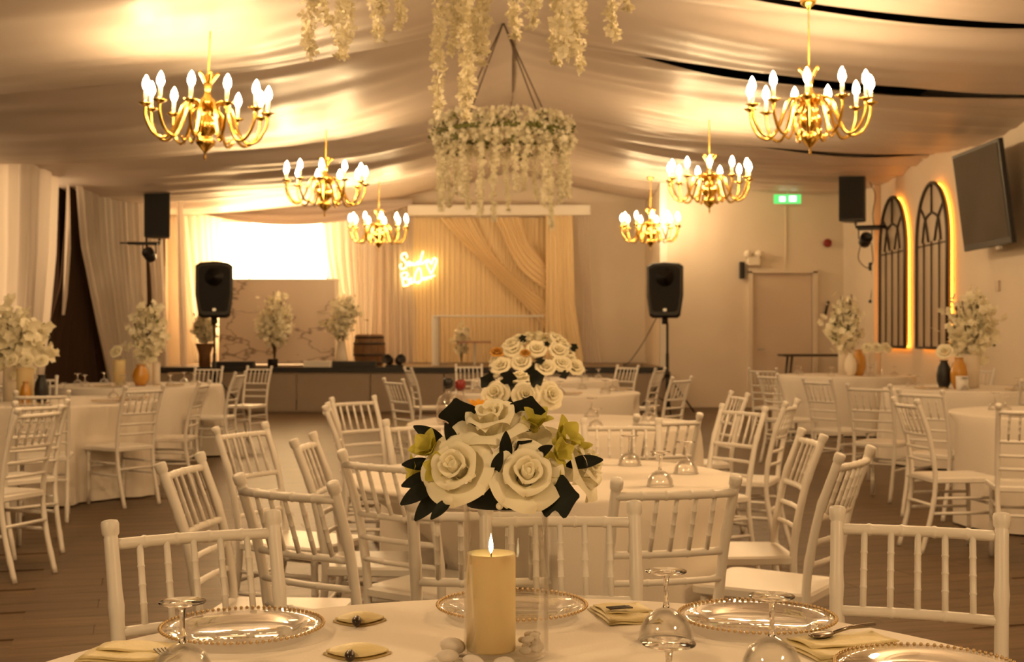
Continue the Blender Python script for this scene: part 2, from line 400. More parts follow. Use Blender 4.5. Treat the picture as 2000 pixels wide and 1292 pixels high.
curtain('curtain', lambda u, z, o: wl(u, z, 0.02+o), [(0, 1.93), (0.45, 1.62), (0.7, 1.1), (1, 0.7)], [(0, 2.3), (1, 3.6)], 3.7, 0.02, 9, 0.03, M['brown_curtain'], 'dark brown curtain showing between the parted cream curtains', group='curtains of the left wall', ph=0.4)
curtain('curtain', lambda u, z, o: wl(u, z, 0.10+o), [(0, 4.4), (0.4, 4.75), (1, 5.05)], [(0, 5.15), (1, 5.5)], 3.80, 0.02, 4, 0.04, M['sheer'], 'narrow tan curtain beside the wall speaker and the bright window', group='curtains of the left wall', ph=2.0)
curtain('curtain', lambda u, z, o: wl(u, z, 0.30+o), [(0, 5.35), (0.5, 5.42), (1, 5.6)], [(0, 5.6), (0.5, 5.75), (1, 5.95)], 3.80, 0.02, 2, 0.03, M['sheer'], 'slim tan curtain at the corner of the stage recess', group='curtains of the left wall', ph=0.9)
# stage recess back wall
BK = lambda y: (lambda u, z, o: (u, y-o, z))
curtain('curtain', BK(25.35), [(0, -6.75), (1, -6.35)], [(0, -5.75), (1, -5.65)], 3.86, 0.76, 7, 0.05, M['sheer_white'], 'white sheer curtain glowing at the left edge of the bright window', group='curtains behind the stage')
curtain('curtain', BK(25.40), [(0, -3.80), (0.3, -3.72), (1, -3.35)], [(0, -2.55), (1, -2.75)], 3.86, 0.76, 9, 0.04, M['sheer_white'], 'white sheer curtain at the right edge of the bright window', group='curtains behind the stage', ph=0.7)
curtain('curtain', BK(25.32), [(0, -2.70), (1, -2.75)], [(0, -1.85), (1, -1.75)], 3.86, 0.76, 7, 0.05, M['sheer'], 'champagne curtain hanging behind the neon sign', group='curtains behind the stage', ph=1.9)
curtain('backdrop_curtain', BK(25.28), [(0, -1.95), (1, -1.95)], [(0, 0.72), (1, 0.72)], 3.62, 0.76, 30, 0.022, M['backdrop'], 'finely pleated champagne backdrop curtain behind the clear table', group='curtains behind the stage')
curtain('curtain', BK(24.95), [(0, 0.66), (0.5, 0.66), (1, 0.64)], [(0, 1.18), (0.6, 1.22), (1, 1.40)], 3.64, 0.76, 6, 0.035, M['backdrop'], 'champagne column of curtain closing the swagged backdrop', group='curtains behind the stage', ph=0.3)
curtain('curtain', BK(25.10), [(0, 1.22), (0.55, 1.40), (1, 1.36)], [(0, 1.47), (0.55, 1.55), (0.75, 1.60), (1, 1.75)], 3.82, 0.76, 4, 0.03, M['sheer'], 'outermost tan curtain of the backdrop, beside the plain wall', group='curtains behind the stage', ph=2.4)
def swag(lower, upper, y, nf, label):
    lo = smooth_path([(x, y, z) for x, z in lower], 8); up = smooth_path([(x, y, z) for x, z in upper], 8)
    rows = []
    for a, b in zip(lo, up):
        rows.append([(lerp(a.x, b.x, v), y-0.03-0.035*sin(2*pi*nf*v)-0.05*sin(pi*v), lerp(a.z, b.z, v)) for v in [k/(nf*8) for k in range(nf*8+1)]])
    tag(obj('backdrop_swag', MB().quadgrid(rows), M['backdrop']), label, 'swag', 'swags of the backdrop')
swag([(-1.42, 3.60), (-1.0, 3.15), (0.0, 2.14), (0.66, 1.42)], [(-0.75, 3.60), (-0.40, 2.95), (0.10, 2.40), (0.66, 1.98)], 25.18, 5, 'long lower champagne swag falling from upper left to the curtain column')
swag([(-0.35, 3.60), (0.0, 2.85), (0.25, 2.50), (0.66, 2.18)], [(0.20, 3.60), (0.30, 3.20), (0.45, 2.95), (0.66, 2.70)], 25.12, 5, 'short upper champagne swag tucked behind the curtain column')
tag(obj('pelmet', MB().box((-0.25, 24.98, 3.73), (3.55, 0.22, 0.20)), M['white'], bevel=0.01), 'long white pelmet box along the top of the stage backdrop', 'pelmet')
rows = []
for i in range(41):
    s = i/40; x = lerp(-6.7, -1.95, s); zt = 3.95; zb = 3.84-0.40*sin(pi*s)**0.9
    rows.append([(x, 25.02-0.03*sin(2*pi*3.2*v+2*s)-0.06*v, lerp(zt, zb, v)) for v in [k/16 for k in range(17)]])
tag(obj('valance', MB().quadgrid(rows), M['drape']), 'sagging tan valance over the top of the bright stage window', 'valance')

# ------------------------------------------------------------------ stage
st = thing('stage', 'raised stage with grey-brown front panels and a black top edge', 'stage', (-1.85, 21.55, 0))
for k in range(7):
    obj('front_panel', MB().box((-4.28+0.63+k*1.245, 0.03, 0.34), (1.232, 0.03, 0.64)), M['stage'], st, bevel=0.006)
obj('deck', MB().box((0.09, 2.05, 0.725), (8.74, 4.04, 0.05)), M['deck'], st, False)
obj('edge_trim', MB().box((0.09, 0.0, 0.715), (8.74, 0.05, 0.09)), M['black'], st, False)
obj('kick_board', MB().box((0.09, 0.05, 0.02), (8.74, 0.03, 0.04)), M['stage'], st, False)
DK = 0.75

# marble booth
bo = thing('dj_booth', 'marble-veined booth panel standing under the bright window', 'booth', (-4.37, 23.8, DK))
obj('front_panel', MB().box((0, 0, 0.79), (2.15, 0.05, 1.56)), M['marble'], bo, bevel=0.006)
obj('side_panel', MB().box((1.06, 0.28, 0.79), (0.03, 0.5, 1.56)), M['white'], bo, False)
obj('side_panel', MB().box((-1.06, 0.28, 0.79), (0.03, 0.5, 1.56)), M['white'], bo, False)
obj('top_panel', MB().box((0, 0.25, 1.585), (2.17, 0.56, 0.03)), M['white'], bo, False)

# barrel
ba = thing('barrel', 'dark oak barrel standing on the stage below the neon sign', 'barrel', (-2.53, 22.7, DK+0.002))
bp = [(0.23, 0.0), (0.265, 0.12), (0.285, 0.28), (0.265, 0.44), (0.24, 0.56), (0.22, 0.56), (0.215, 0.53)]
for k in range(14):
    a0, a1 = 2*pi*k/14+0.012, 2*pi*(k+1)/14-0.012
    obj('stave', MB().quadgrid([[(r*cos(a), r*sin(a), z) for a in (a0, (a0+a1)/2, a1)] for r, z in bp]), M['oak'], ba)
obj('lid', MB().lathe([(0.22, 0.51), (0.22, 0.53), (0.0001, 0.53)], 20), M['oak'], ba, False)
for z, r in ((0.06, 0.252), (0.20, 0.281), (0.40, 0.276), (0.51, 0.256)):
    obj('hoop', MB().lathe([(r, z-0.02), (r+0.006, z-0.02), (r+0.006, z+0.02), (r, z+0.02)], 24, cap=False), M['iron'], ba)

# twin stage light
tl = thing('stage_light', 'pair of small black stage lights lying on the deck beside the barrel', 'light', (-2.02, 22.0, DK+0.002))
obj('base', MB().box((0, 0, 0.02), (0.30, 0.16, 0.04)), M['black'], tl, bevel=0.008)
for s in (-1, 1):
    obj('lamp_head', MB().lathe([(0.05, -0.07), (0.075, -0.05), (0.085, 0.03), (0.085, 0.07), (0.07, 0.07), (0.06, 0.05)], 16), M['black'], tl, loc=(s*0.095, -0.02, 0.12), rot=(radians(70), 0, s*0.5))
tag(obj('white_box', MB().box((0, 0, 0.055), (0.46, 0.2, 0.11)), M['white'], loc=(-3.3, 21.75, DK+0.002), bevel=0.008), 'low white box on the stage edge in front of the marble booth', 'box')
tag(obj('black_case', MB().box((0, 0, 0.05), (0.75, 0.2, 0.10)), M['black'], loc=(-2.62-0.08-0.0, 21.95, DK+0.002), bevel=0.01), 'long low black case on the deck before the barrel', 'case')
tag(obj('black_case', MB().box((0, 0, 0.05), (0.7, 0.25, 0.10)), M['black'], loc=(-4.75, 21.85, DK+0.002), bevel=0.01), 'low black case on the deck near the left speaker stand', 'case')

# clear table on stage
at = thing('acrylic_table', 'clear acrylic table with white edges in front of the backdrop', 'table', (-0.43, 23.3, DK+0.001))
obj('table_top', MB().box((0, 0, 0.895), (2.0, 0.6, 0.03)), M['white'], at, False)
obj('front_panel', MB().box((0, -0.28, 0.45), (1.9, 0.012, 0.86)), M['acrylic'], at, False)
obj('leg_panel', MB().box((-0.95, 0, 0.44), (0.12, 0.56, 0.88)), M['white'], at, bevel=0.01)
obj('leg_panel', MB().box((0.95, 0, 0.44), (0.03, 0.56, 0.88)), M['acrylic'], at, False)
obj('shelf', MB().box((-0.25, 0, 0.42), (0.6, 0.3, 0.03)), M['pink'], at, False)
obj('shelf_post', MB().box((-0.25, 0, 0.2), (0.05, 0.05, 0.4)), M['white'], at, False)

# neon sign, two lines of script and a heart
ns = thing('neon_sign', 'glowing warm neon script sign with a heart on the curtain', 'sign', (-1.72, 25.16, 2.57))
def neon(name, pts, par, r=0.017):
    # sign coordinates: one unit is a tenth of the sign's 1 m square
    P = [((x-6.0)*0.1, 0, (5.5-y)*0.1) for x, y in pts]
    obj(name, MB().tube(smooth_path(P, 5), r, 6), M['neon'], par)
neon('letter', [(2.6, 3.0), (2.3, 2.2), (1.7, 2.3), (1.5, 3.0), (2.0, 3.6), (2.5, 4.3), (2.2, 5.0), (1.5, 5.2), (1.2, 4.6), (1.5, 4.2)], ns)
neon('letter', [(2.5, 4.4), (3.0, 3.8), (3.3, 4.3), (3.0, 4.6), (2.8, 4.2), (3.3, 4.4), (3.8, 4.0), (3.8, 4.5), (4.2, 4.4)], ns)
neon('letter', [(4.2, 4.4), (4.6, 3.8), (4.9, 3.8), (4.5, 4.3), (4.9, 4.3), (5.3, 3.2), (5.7, 1.8), (5.3, 3.4), (5.2, 4.1), (5.6, 4.2), (6.0, 3.7), (6.4, 3.8), (6.2, 4.1), (6.8, 3.7)], ns)
neon('heart', [(7.3, 6.2), (6.5, 4.6), (6.3, 3.7), (6.8, 3.4), (7.4, 4.2), (7.7, 3.2), (8.3, 3.3), (8.2, 4.3), (7.3, 6.2)], ns)
neon('letter', [(1.9, 8.6), (1.7, 7.2), (1.5, 6.2), (2.4, 5.9), (2.7, 6.5), (2.0, 7.1), (2.8, 7.3), (2.9, 8.2), (2.0, 8.5)], ns)
neon('letter', [(2.9, 7.8), (3.4, 7.4), (3.3, 7.0), (2.9, 7.5), (3.3, 8.0), (3.9, 7.7)], ns)
neon('letter', [(4.6, 7.9), (4.0, 7.5), (4.3, 6.0), (4.9, 5.0), (5.3, 5.8), (5.4, 7.2), (4.9, 7.9), (4.6, 7.9), (5.2, 7.5)], ns)
neon('letter', [(5.4, 7.4), (5.9, 6.9), (5.9, 7.4), (6.4, 6.8), (6.4, 7.3), (6.9, 6.7), (7.2, 7.0), (7.5, 6.6), (8.0, 6.5)], ns)
for x, z in ((-0.44, 0.12), (0.22, 0.12), (-0.42, -0.2), (0.15, -0.1)): obj('wall_fixing', MB().tube([(x, 0, z), (x, 0.12, z)], 0.006, 5), M['white'], ns)

# ------------------------------------------------------------------ loudspeakers
def spk_body(w, h, d):
    ol = [(-w*0.50, h*0.42), (-w*0.36, h*0.48), (0, h*0.5), (w*0.36, h*0.48), (w*0.50, h*0.42), (w*0.5, -h*0.1), (w*0.42, -h*0.46), (w*0.34, -h*0.5), (-w*0.34, -h*0.5), (-w*0.42, -h*0.46), (-w*0.5, -h*0.1)]
    b = MB(); n = len(ol); rows = []
    for y, k in ((-d/2+0.02, 0.96), (-d/2, 0.9), (-d/2+0.02, 0.96), (-d/2+0.06, 1.0), (d*0.1, 1.0), (d/2, 0.72)):
        rows.append([(a*k, y, z*k) for a, z in ol])
    rows = rows[1:]
    b.quadgrid(rows, True); b.poly(rows[0]); b.poly(rows[-1][::-1]); return b, ol
def pa_speaker(loc, rz, label):
    w, h, d = 0.60, 0.92, 0.45
    t = thing('loudspeaker', label, 'speaker', loc, rz, 'loudspeakers on stands')
    b, ol = spk_body(w, h, d); obj('cabinet', b, M['black'], t, False)
    obj('grille', MB().extrude([(a*0.82, z*0.82) for a, z in ol], lambda a, z, y: (a, y, z+0.02), -d/2-0.012, -d/2), M['grille'], t, False)
    obj('horn', MB().lathe([(0.15, 0), (0.10, 0.01), (0.06, 0.03)], 20), M['black'], t, True, loc=(0, -d/2-0.014, 0.20), rot=(-pi/2, 0, 0))
    obj('badge', MB().box((0.0, -d/2-0.016, -0.33), (0.055, 0.01, 0.045)), M['badge'], t, False)
    obj('pole_socket', MB().lathe([(0.05, -0.10), (0.05, 0.0)], 12), M['black'], t, True, loc=(0, 0, -h/2))
def spk_stand(loc, top, label):
    t = thing('speaker_stand', label, 'stand', loc, 0, 'speaker stands')
    obj('pole', MB().tube([(0, 0, 0.12), (0, 0, 1.0), (0, 0, 1.001), (0, 0, top)], [0.028, 0.028, 0.02, 0.02], 10), M['black'], t)
    obj('collar', MB().lathe([(0.045, 0.62), (0.045, 0.70)], 12), M['black'], t)
    for k in range(3):
        a = 2*pi*k/3+0.5
        lg = obj('leg', MB().tube([(0.03*cos(a), 0.03*sin(a), 0.62), (0.55*cos(a), 0.55*sin(a), 0.015)], 0.014, 6), M['black'], t)
        obj('brace', MB().tube([(0.025*cos(a), 0.025*sin(a), 0.2), (0.28*cos(a), 0.28*sin(a), 0.33)], 0.009, 6), M['black'], lg)
pa_speaker((-4.86, 20.9, 2.04), 0.22, 'black loudspeaker on a pole stand in front of the marble booth')
spk_stand((-4.86, 20.9, 0), 1.50, 'black tripod stand under the left loudspeaker')
pa_speaker((2.52, 21.1, 2.04), -0.12, 'black loudspeaker on a pole stand beside the plain back wall')
spk_stand((2.56, 21.1, 0), 1.50, 'black tripod stand under the right loudspeaker')
tag(obj('speaker_cable', MB().tube(smooth_path([(2.42, 21.3, 1.62), (2.25, 21.8, 1.2), (2.05, 22.2, 0.85), (1.95, 22.4, 0.77), (2.3, 22.5, 0.77)], 6), 0.008, 5), M['black']), 'thin cable running from the right loudspeaker down to the stage', 'cable')
def wall_speaker(loc, rz, label, ax):
    t = thing('wall_speaker', label, 'speaker', loc, rz, 'wall speakers')
    obj('cabinet', MB().extrude([(-0.2, -0.18), (0.2, -0.18), (0.17, 0.10), (0.08, 0.2), (-0.08, 0.2), (-0.17, 0.10)], lambda a, b, z: (a, b, z), -0.35, 0.35), M['black'], t, bevel=0.012)
    obj('grille', MB().box((0, -0.19, 0.0), (0.36, 0.015, 0.64)), M['grille'], t, False)
    obj('bracket', MB().tube([(0, 0.15, -0.36), (0, 0.18, -0.42), (ax, 0.22, -0.42)], 0.025, 6), M['black'], t)
wall_speaker((5.34, 20.0, 3.42), -0.45, 'black speaker bracketed high on the right wall above a spotlight', 0.45)
wall_speaker((-5.58, 20.2, 3.18), 0.15, 'black speaker bracketed high on the left wall by the curtains', -0.5)
def spotlight(loc, rz, label, dx):
    t = thing('spotlight', label, 'spotlight', loc, rz, 'wall spotlights')
    obj('mount_bar', MB().box((0.05*dx, 0, 0.12), (0.34, 0.05, 0.045)), M['black'], t, bevel=0.006)
    obj('bracket', MB().tube([(0, 0.02, 0.13), (dx*(0.45 if dx < 0 else 0.42), 0.05, 0.13)], 0.014, 6), M['black'], t)
    obj('yoke', MB().tube([(-0.10, 0, 0.11), (-0.10, 0, -0.04)], 0.01, 6).tube([(0.10, 0, 0.11), (0.10, 0, -0.04)], 0.01, 6), M['black'], t)
    obj('lamp_can', MB().lathe([(0.06, -0.12), (0.09, -0.08), (0.095, 0.10), (0.08, 0.10), (0.075, 0.06)], 14), M['black'], t, True, (0, 0, -0.06), (radians(60), 0.5*dx, 0))
spotlight((5.52, 20.0, 2.84), -0.3, 'black spotlight with trailing leads below the right wall speaker', 1)
spotlight((-5.72, 20.2, 2.62), 0.2, 'black spotlight below the left wall speaker', -1)
tag(obj('light_lead', MB().tube(smooth_path([(5.46, 20.0, 2.76), (5.44, 20.1, 2.5), (5.60, 20.2, 2.36), (5.72, 20.3, 2.46), (5.70, 20.3, 2.76)], 6), 0.008, 5).tube(smooth_path([(5.62, 20.1, 3.7), (5.72, 20.15, 3.5), (5.68, 20.15, 3.2), (5.72, 20.2, 2.98)], 6), 0.008, 5), M['hoop']), 'dangling thin leads around the right wall spotlight', 'cable')
pl_ = thing('power_plug', 'black plug adaptor hanging on the right wall under the spotlight', 'plug', (5.87, 20.9, 2.42))
obj('plug_body', MB().box((0, 0, 0), (0.08, 0.09, 0.13)), M['black'], pl_, bevel=0.01)
obj('lead', MB().tube(smooth_path([(0, 0, -0.06), (0.01, 0, -0.3), (-0.01, 0.02, -0.55)], 5), 0.006, 5), M['hoop'], pl_)
obj('plug_tip', MB().box((-0.01, 0.03, -0.57), (0.05, 0.05, 0.05)), M['black'], pl_, bevel=0.008)

# ------------------------------------------------------------------ back wall: door, signs
d1 = bpy.data.objects.new('door_1', None); COL.objects.link(d1); struct(d1); d1.location = (4.85, 22.98, 0)
obj('door_leaf', MB().box((0, 0, 1.19), (1.06, 0.03, 2.38)), M['door'], d1, bevel=0.004)
df = MB()
df.box((-0.58, -0.03, 1.22), (0.08, 0.10, 2.44)); df.box((0.58, -0.03, 1.22), (0.08, 0.10, 2.44)); df.box((0, -0.03, 2.45), (1.24, 0.10, 0.08))
obj('door_frame', df, M['wall'], d1, False)
obj('door_handle', MB().tube([(-0.44, -0.03, 1.05), (-0.44, -0.06, 1.05), (-0.33, -0.06, 1.05)], 0.011, 8), M['badge'], d1)
es = thing('exit_sign', 'lit green exit sign hanging over the door', 'sign', (4.78, 22.2, 3.66))
obj('sign_body', MB().box((0, 0.02, 0), (0.47, 0.03, 0.16)), M['exit_green'], es, False)
obj('lit_panel', MB().box((-0.09, 0.002, 0), (0.10, 0.008, 0.085)), M['exit_white'], es, False)
obj('lit_panel', MB().box((0.09, 0.002, 0.005), (0.12, 0.008, 0.095)), M['exit_white'], es, False)
obj('hanger', MB().tube([(0, 0.02, 0.08), (0, 0.02, 0.30)], 0.008, 6), M['white'], es)
tag(obj('conduit', MB().box((4.92, 22.99, 3.05), (0.02, 0.02, 1.15)), M['wall'], smooth=False), 'thin painted conduit on the wall between exit sign and door', 'conduit')
el = thing('emergency_light', 'beige twin-head emergency light on the wall left of the door', 'light', (4.32, 22.9, 2.66))
obj('housing', MB().box((0, 0, -0.04), (0.22, 0.14, 0.16)), M['ceramic'], el, bevel=0.01)
for s in (-1, 1): obj('lamp_head', MB().lathe([(0.04, 0.05), (0.075, -0.02), (0.08, -0.06), (0.06, -0.05)], 14), M['ceramic'], el, True, (s*0.11, -0.05, 0.09), (radians(80), 0, s*0.4))
tag(obj('black_box_speaker', MB().box((0, 0, 0), (0.09, 0.1, 0.30)), M['black'], loc=(4.12, 22.92, 2.46), bevel=0.01), 'small upright black box on the wall left of the emergency light', 'speaker')
tag(obj('fire_alarm', MB().lathe([(0.075, 0), (0.075, 0.05), (0.05, 0.07)], 14), M['red'], loc=(5.66, 22.99, 2.95), rot=(pi/2, 0, 0)), 'small dark red fire alarm on the back wall near the corner', 'alarm')
tag(obj('door_hook', MB().tube([(5.62, 22.97, 1.68), (5.64, 22.93, 1.80), (5.68, 22.97, 1.90)], 0.025, 6), M['iron']), 'small dark handle on the back wall right of the door', 'handle')
ht = thing('high_table', 'dark narrow high table standing in front of the door', 'table', (5.20, 21.9, 0))
obj('table_top', MB().box((0, 0, 0.955), (1.22, 0.45, 0.04)), M['iron'], ht, bevel=0.006)
for x in (-0.52, 0.52):
    for y in (-0.17, 0.17): obj('leg', MB().tube([(x*0.86, y, 0.94), (x*1.05, y*1.1, 0.0)], 0.022, 6), M['iron'], ht)

# ------------------------------------------------------------------ right wall: mirrors, screen
def arched(y0, y1, zb, zt, label):
    """arched mirror on the right wall; y0 near edge, y1 far edge"""
    w = (y1-y0); hw = w/2; yc = (y0+y1)/2
    t = thing('arched_mirror', label, 'mirror', (5.95, yc, zb), 0, 'arched mirrors on the right wall')
    H = zt-zb; ha = hw*1.25; hs = H-ha
    ol = [(-hw, 0), (hw, 0), (hw, hs)]+[(hw*cos(a)**1.0, hs+ha*sin(a)) for a in [pi*k/20 for k in range(1, 20)]]+[(-hw, hs)]
    X = -0.09
    obj('mirror_glass', MB().extrude(ol, lambda a, b, x: (x, a, b), X+0.02, X), M['mirror'], t, False)
    obj('frame', MB().tube([(X-0.012, a, b) for a, b in ol+[ol[0]]], 0.028, 6), M['iron'], t)
    for k in (-0.5, 0.0, 0.5):
        obj('bar', MB().tube([(X-0.015, k*hw, 0), (X-0.015, k*hw, hs*1.0)], 0.011, 6), M['iron'], t)
    obj('cross_bar', MB().tube([(X-0.015, -hw, hs*0.97), (X-0.015, hw, hs*0.97)], 0.009, 6), M['iron'], t)
    for s in (-1, 1):
        obj('tracery', MB().tube(smooth_path([(X-0.015, s*0.6*hw, hs), (X-0.015, s*0.42*hw, hs+ha*0.38), (X-0.015, 0, hs+ha*0.5)], 5), 0.016, 6), M['iron'], t)
        obj('tracery', MB().tube(smooth_path([(X-0.015, s*0.2*hw, hs), (X-0.015, s*0.42*hw, hs+ha*0.38), (X-0.015, s*0.75*hw, hs+ha*0.62)], 5), 0.016, 6), M['iron'], t)
    obj('bar', MB().tube([(X-0.015, 0, hs+ha*0.5), (X-0.015, 0, H)], 0.014, 6), M['iron'], t)
    k = 0.985
    obj('led_strip', MB().tube([(-0.035, a*k, (b-H/2)*0.99+H/2) for a, b in ol+[ol[0]]], 0.010, 6), M['led'], t)
    obj('wall_spacer', MB().box((-0.04, 0, H*0.75), (0.08, 0.1, 0.1)).box((-0.04, 0, H*0.2), (0.08, 0.1, 0.1)), M['iron'], t, False)
arched(19.05, 20.35, 1.12, 3.42, 'arched iron-framed mirror with orange glow, nearer the wall speaker')
arched(17.2, 18.5, 1.12, 3.42, 'arched iron-framed mirror with orange glow, beside the television')
tv = thing('television', 'large dark wall television tilted down on the right wall', 'television', (5.56, 15.2, 2.93)); tv.rotation_euler = (0, radians(-7.5), 0)
obj('bezel', MB().box((0.03, 0, 0), (0.06, 1.52, 1.20)), M['black'], tv, bevel=0.008)
obj('screen', MB().box((-0.002, 0, 0.02), (0.008, 1.43, 1.08)), M['screen'], tv, False)
obj('sensor', MB().box((0.01, -0.35, -0.62), (0.04, 0.10, 0.04)), M['badge'], tv, False)
obj('wall_arm', MB().box((0.19, 0.0, 0.0), (0.30, 0.12, 0.16)).box((0.10, 0, 0), (0.06, 0.6, 0.5)), M['black'], tv, False)
tag(obj('thermostat', MB().box((0, 0, 0), (0.03, 0.11, 0.13)), M['door'], loc=(5.935, 15.65, 1.90), bevel=0.006), 'small square thermostat on the right wall under the television', 'thermostat')

# ------------------------------------------------------------------ flowers
def flower_tris(b, c, r, n=5, nrm=None):
    nrm = Vector(nrm or (random.uniform(-1, 1), random.uniform(-1, 1), random.uniform(-0.6, 1))).normalized()
    a = nrm.orthogonal().normalized(); q = nrm.cross(a); c = Vector(c); ph = random.random()*6
    for k in range(n):
        t = ph+2*pi*k/n; d = a*cos(t)+q*sin(t); e = -a*sin(t)+q*cos(t)
        b.poly([c, c+d*r*0.6+e*r*0.42+nrm*r*0.18, c+d*r+nrm*r*random.uniform(0.1, 0.5), c+d*r*0.6-e*r*0.42+nrm*r*0.18])
def strand_mesh(L, k, dens=1.0):
    b = MB(); n = int(L/0.022*dens); ph = random.random()*6
    b.tube([(0.012*sin(ph+3*t), 0.012*cos(ph+4*t), -L*t) for t in [i/6 for i in range(7)]], 0.003, 4)
    for i in range(n):
        t = i/n; sp = 0.040*(1-0.5*t)
        for q in range(3):
            flower_tris(b, (0.012*sin(ph+3*t)+random.uniform(-sp, sp), 0.012*cos(ph+4*t)+random.uniform(-sp, sp), -L*t-random.uniform(0, 0.03)), random.uniform(0.020, 0.034), 4)
    return b.mesh('flower_strand', M['blossom'], False)
strands = [strand_mesh(L, k) for k, L in enumerate((0.62, 0.72, 0.80, 0.90, 0.68))]
def hoop(loc, R, nst, ridge_z, label, scale_l):
    t = thing('flower_hoop', label, 'flower hoop', loc, 0, 'hanging flower hoops')
    ring = [(R*cos(2*pi*k/40), R*sin(2*pi*k/40), 0) for k in range(41)]
    obj('ring', MB().tube(ring, 0.025, 6, False), M['greenery'], t)
    b = MB()
    for k in range(1500):
        a = random.random()*2*pi; rr = R+random.gauss(0, 0.035)
        flower_tris(b, (rr*cos(a), rr*sin(a), random.uniform(-0.15, 0.17)), random.uniform(0.024, 0.042), 5)
    o = obj('blossom_band', b, M['blossom'], t, False); o['kind'] = 'stuff'
    b = MB()
    for k in range(150):
        a = random.random()*2*pi; rr = R+random.gauss(0, 0.045)
        flower_tris(b, (rr*cos(a), rr*sin(a), random.uniform(-0.16, 0.12)), random.uniform(0.035, 0.06), 3)
    o = obj('greenery', b, M['greenery'], t, False); o['kind'] = 'stuff'
    for k in range(nst):
        a = 2*pi*(k+random.uniform(-0.3, 0.3))/nst
        s = obj('flower_strand', strands[k % 5], parent=t, loc=(R*cos(a), R*sin(a), -0.05), rot=(0, 0, random.random()*6))
        s.scale = (1, 1, scale_l*random.uniform(0.75, 1.05))
    for k in range(4):
        a = pi/4+pi/2*k
        obj('suspension_wire', MB().tube([(R*cos(a), R*sin(a), 0.02), (0, 0, ridge_z-loc[2])], 0.008, 5), M['hoop'], t)
    return t
hoop((-0.09, 13.4, 3.40), 0.67, 26, 4.57, 'white hoop of hanging wisteria in front of the stage', 0.98)
hoop((-0.19, 5.35, 3.30), 0.68, 27, 4.48, 'white hoop of hanging wisteria overhead, cut by the top of the picture', 0.98)
# a tail of blossom at the near hoop's hanger, hanging low in the middle
t = thing('flower_garland', 'loose wisteria garland hanging at the ridge behind the near hoop', 'garland', (-0.22, 6.1, 0))
for (x, y, z) in ((0.05, 0, 3.35), (-0.02, 0.1, 3.05), (0.0, 0.05, 3.15), (0.42, 0.1, 3.32), (0.22, 0.12, 3.45), (-0.05, 0, 3.5)):
    obj('flower_strand', strands[1], parent=t, loc=(x, y, z))
obj('hanging_string', MB().tube([(0.02, 0.05, 3.1), (0.1, 0.05, 4.54)], 0.005, 4), M['hoop'], t)

def rose_petals(R):
    """petal meshes for four rings of a rose of radius R, axis +Z"""
    out = []
    for (n, r0, r1, h0, h1, half, curl) in ((3, 0.05, 0.16, 0.30, 0.92, 1.25, 0.02), (4, 0.12, 0.36, 0.18, 0.86, 1.0, 0.06), (5, 0.2, 0.62, 0.06, 0.74, 0.86, 0.16), (6, 0.26, 0.98, -0.06, 0.52, 0.72, 0.30)):
        rows = []
        for j in range(9):
            v = j/8; w = half*(0.45+0.75*sin(pi*min(1, v*0.62+0.14)))*(1-0.14*max(0, v-0.72)/0.28)
            r = r0+(r1-r0)*v**1.3; z = h0+(h1-h0)*sin(v*pi/2)-curl*max(0, v-0.7)**1.2*2
            row = []
            for i in range(13):
                u = (i-6)/6; rr = r*(1-0.05*v*u*u)+0.02*v*sin(3*u+n); zz = z-0.13*v*v*u*u*u*u-0.03*v*u*u
                if v > 0.9: zz += 0.03*cos(4*u+n)
                row.append((R*rr*cos(u*w), R*rr*sin(u*w), R*zz))
            rows.append(row)
        out.append((n, MB().quadgrid(rows).mesh('petal', M['petal'])))
    return out
def look_rot(axis):
    return Vector(axis).to_track_quat('Z', 'Y').to_euler()
ROSE = rose_petals(0.062)
def petal_rose(parent, loc, axis, sc=1.0, seed=0):
    core = MB().lathe([(0.002, -0.02), (0.010, -0.012), (0.012, 0.02), (0.010, 0.045), (0.002, 0.050)], 10)
    o = obj('rose', core, M['petal'], parent, loc=loc, rot=look_rot(axis)); o.scale = (sc,)*3
    for k, (n, me) in enumerate(ROSE):
        for i in range(n):
            obj('petal', me, parent=o, rot=(0, 0, 2*pi*i/n+k*0.7+seed+0.15*sin(i*3+seed)))
    return o
def rose_blob(b, c, axis, R):
    """a compact rose joined into one mesh"""
    q = Matrix.Translation(c) @ Vector(axis).to_track_quat('Z', 'Y').to_matrix().to_4x4()
    for k, (n, me) in enumerate(ROSE):
        for i in range(n):
            m = q @ Matrix.Rotation(2*pi*i/n+k*0.7+c[0]*40, 4, 'Z') @ Matrix.Scale(R/0.062, 4)
            o = len(b.v); b.v += [tuple(m @ v.co) for v in me.vertices]; b.f += [tuple(o+x for x in p.vertices) for p in me.polygons]
def leaf_rot(d, face=(0, -1, 0.35)):
    y = Vector(d).normalized(); z = Vector(face); z = (z-y*z.dot(y)).normalized(); x = y.cross(z)
    return Matrix((x, y, z)).transposed().to_euler()
def leaf_mesh(L, Wd, pts=False):
    rows = []
    for j in range(15):
        v = j/14; w = Wd*sin(pi*min(0.999, 0.04+0.94*v))**0.75
        if pts: w *= (1+0.35*sin(v*11))
        rows.append([(w*u*0.5, L*v, 0.12*L*sin(v*2.4)-0.25*abs(u)*w*-0.6) for u in (-1, -0.5, 0, 0.5, 1)])
    return MB().quadgrid(rows)
LEAF = leaf_mesh(0.085, 0.031).mesh('leaf', M['leaf']); IVY = leaf_mesh(0.075, 0.065, True).mesh('leaf', M['leaf'])
LIMEP = leaf_mesh(0.042, 0.030).mesh('petal', M['lime'])

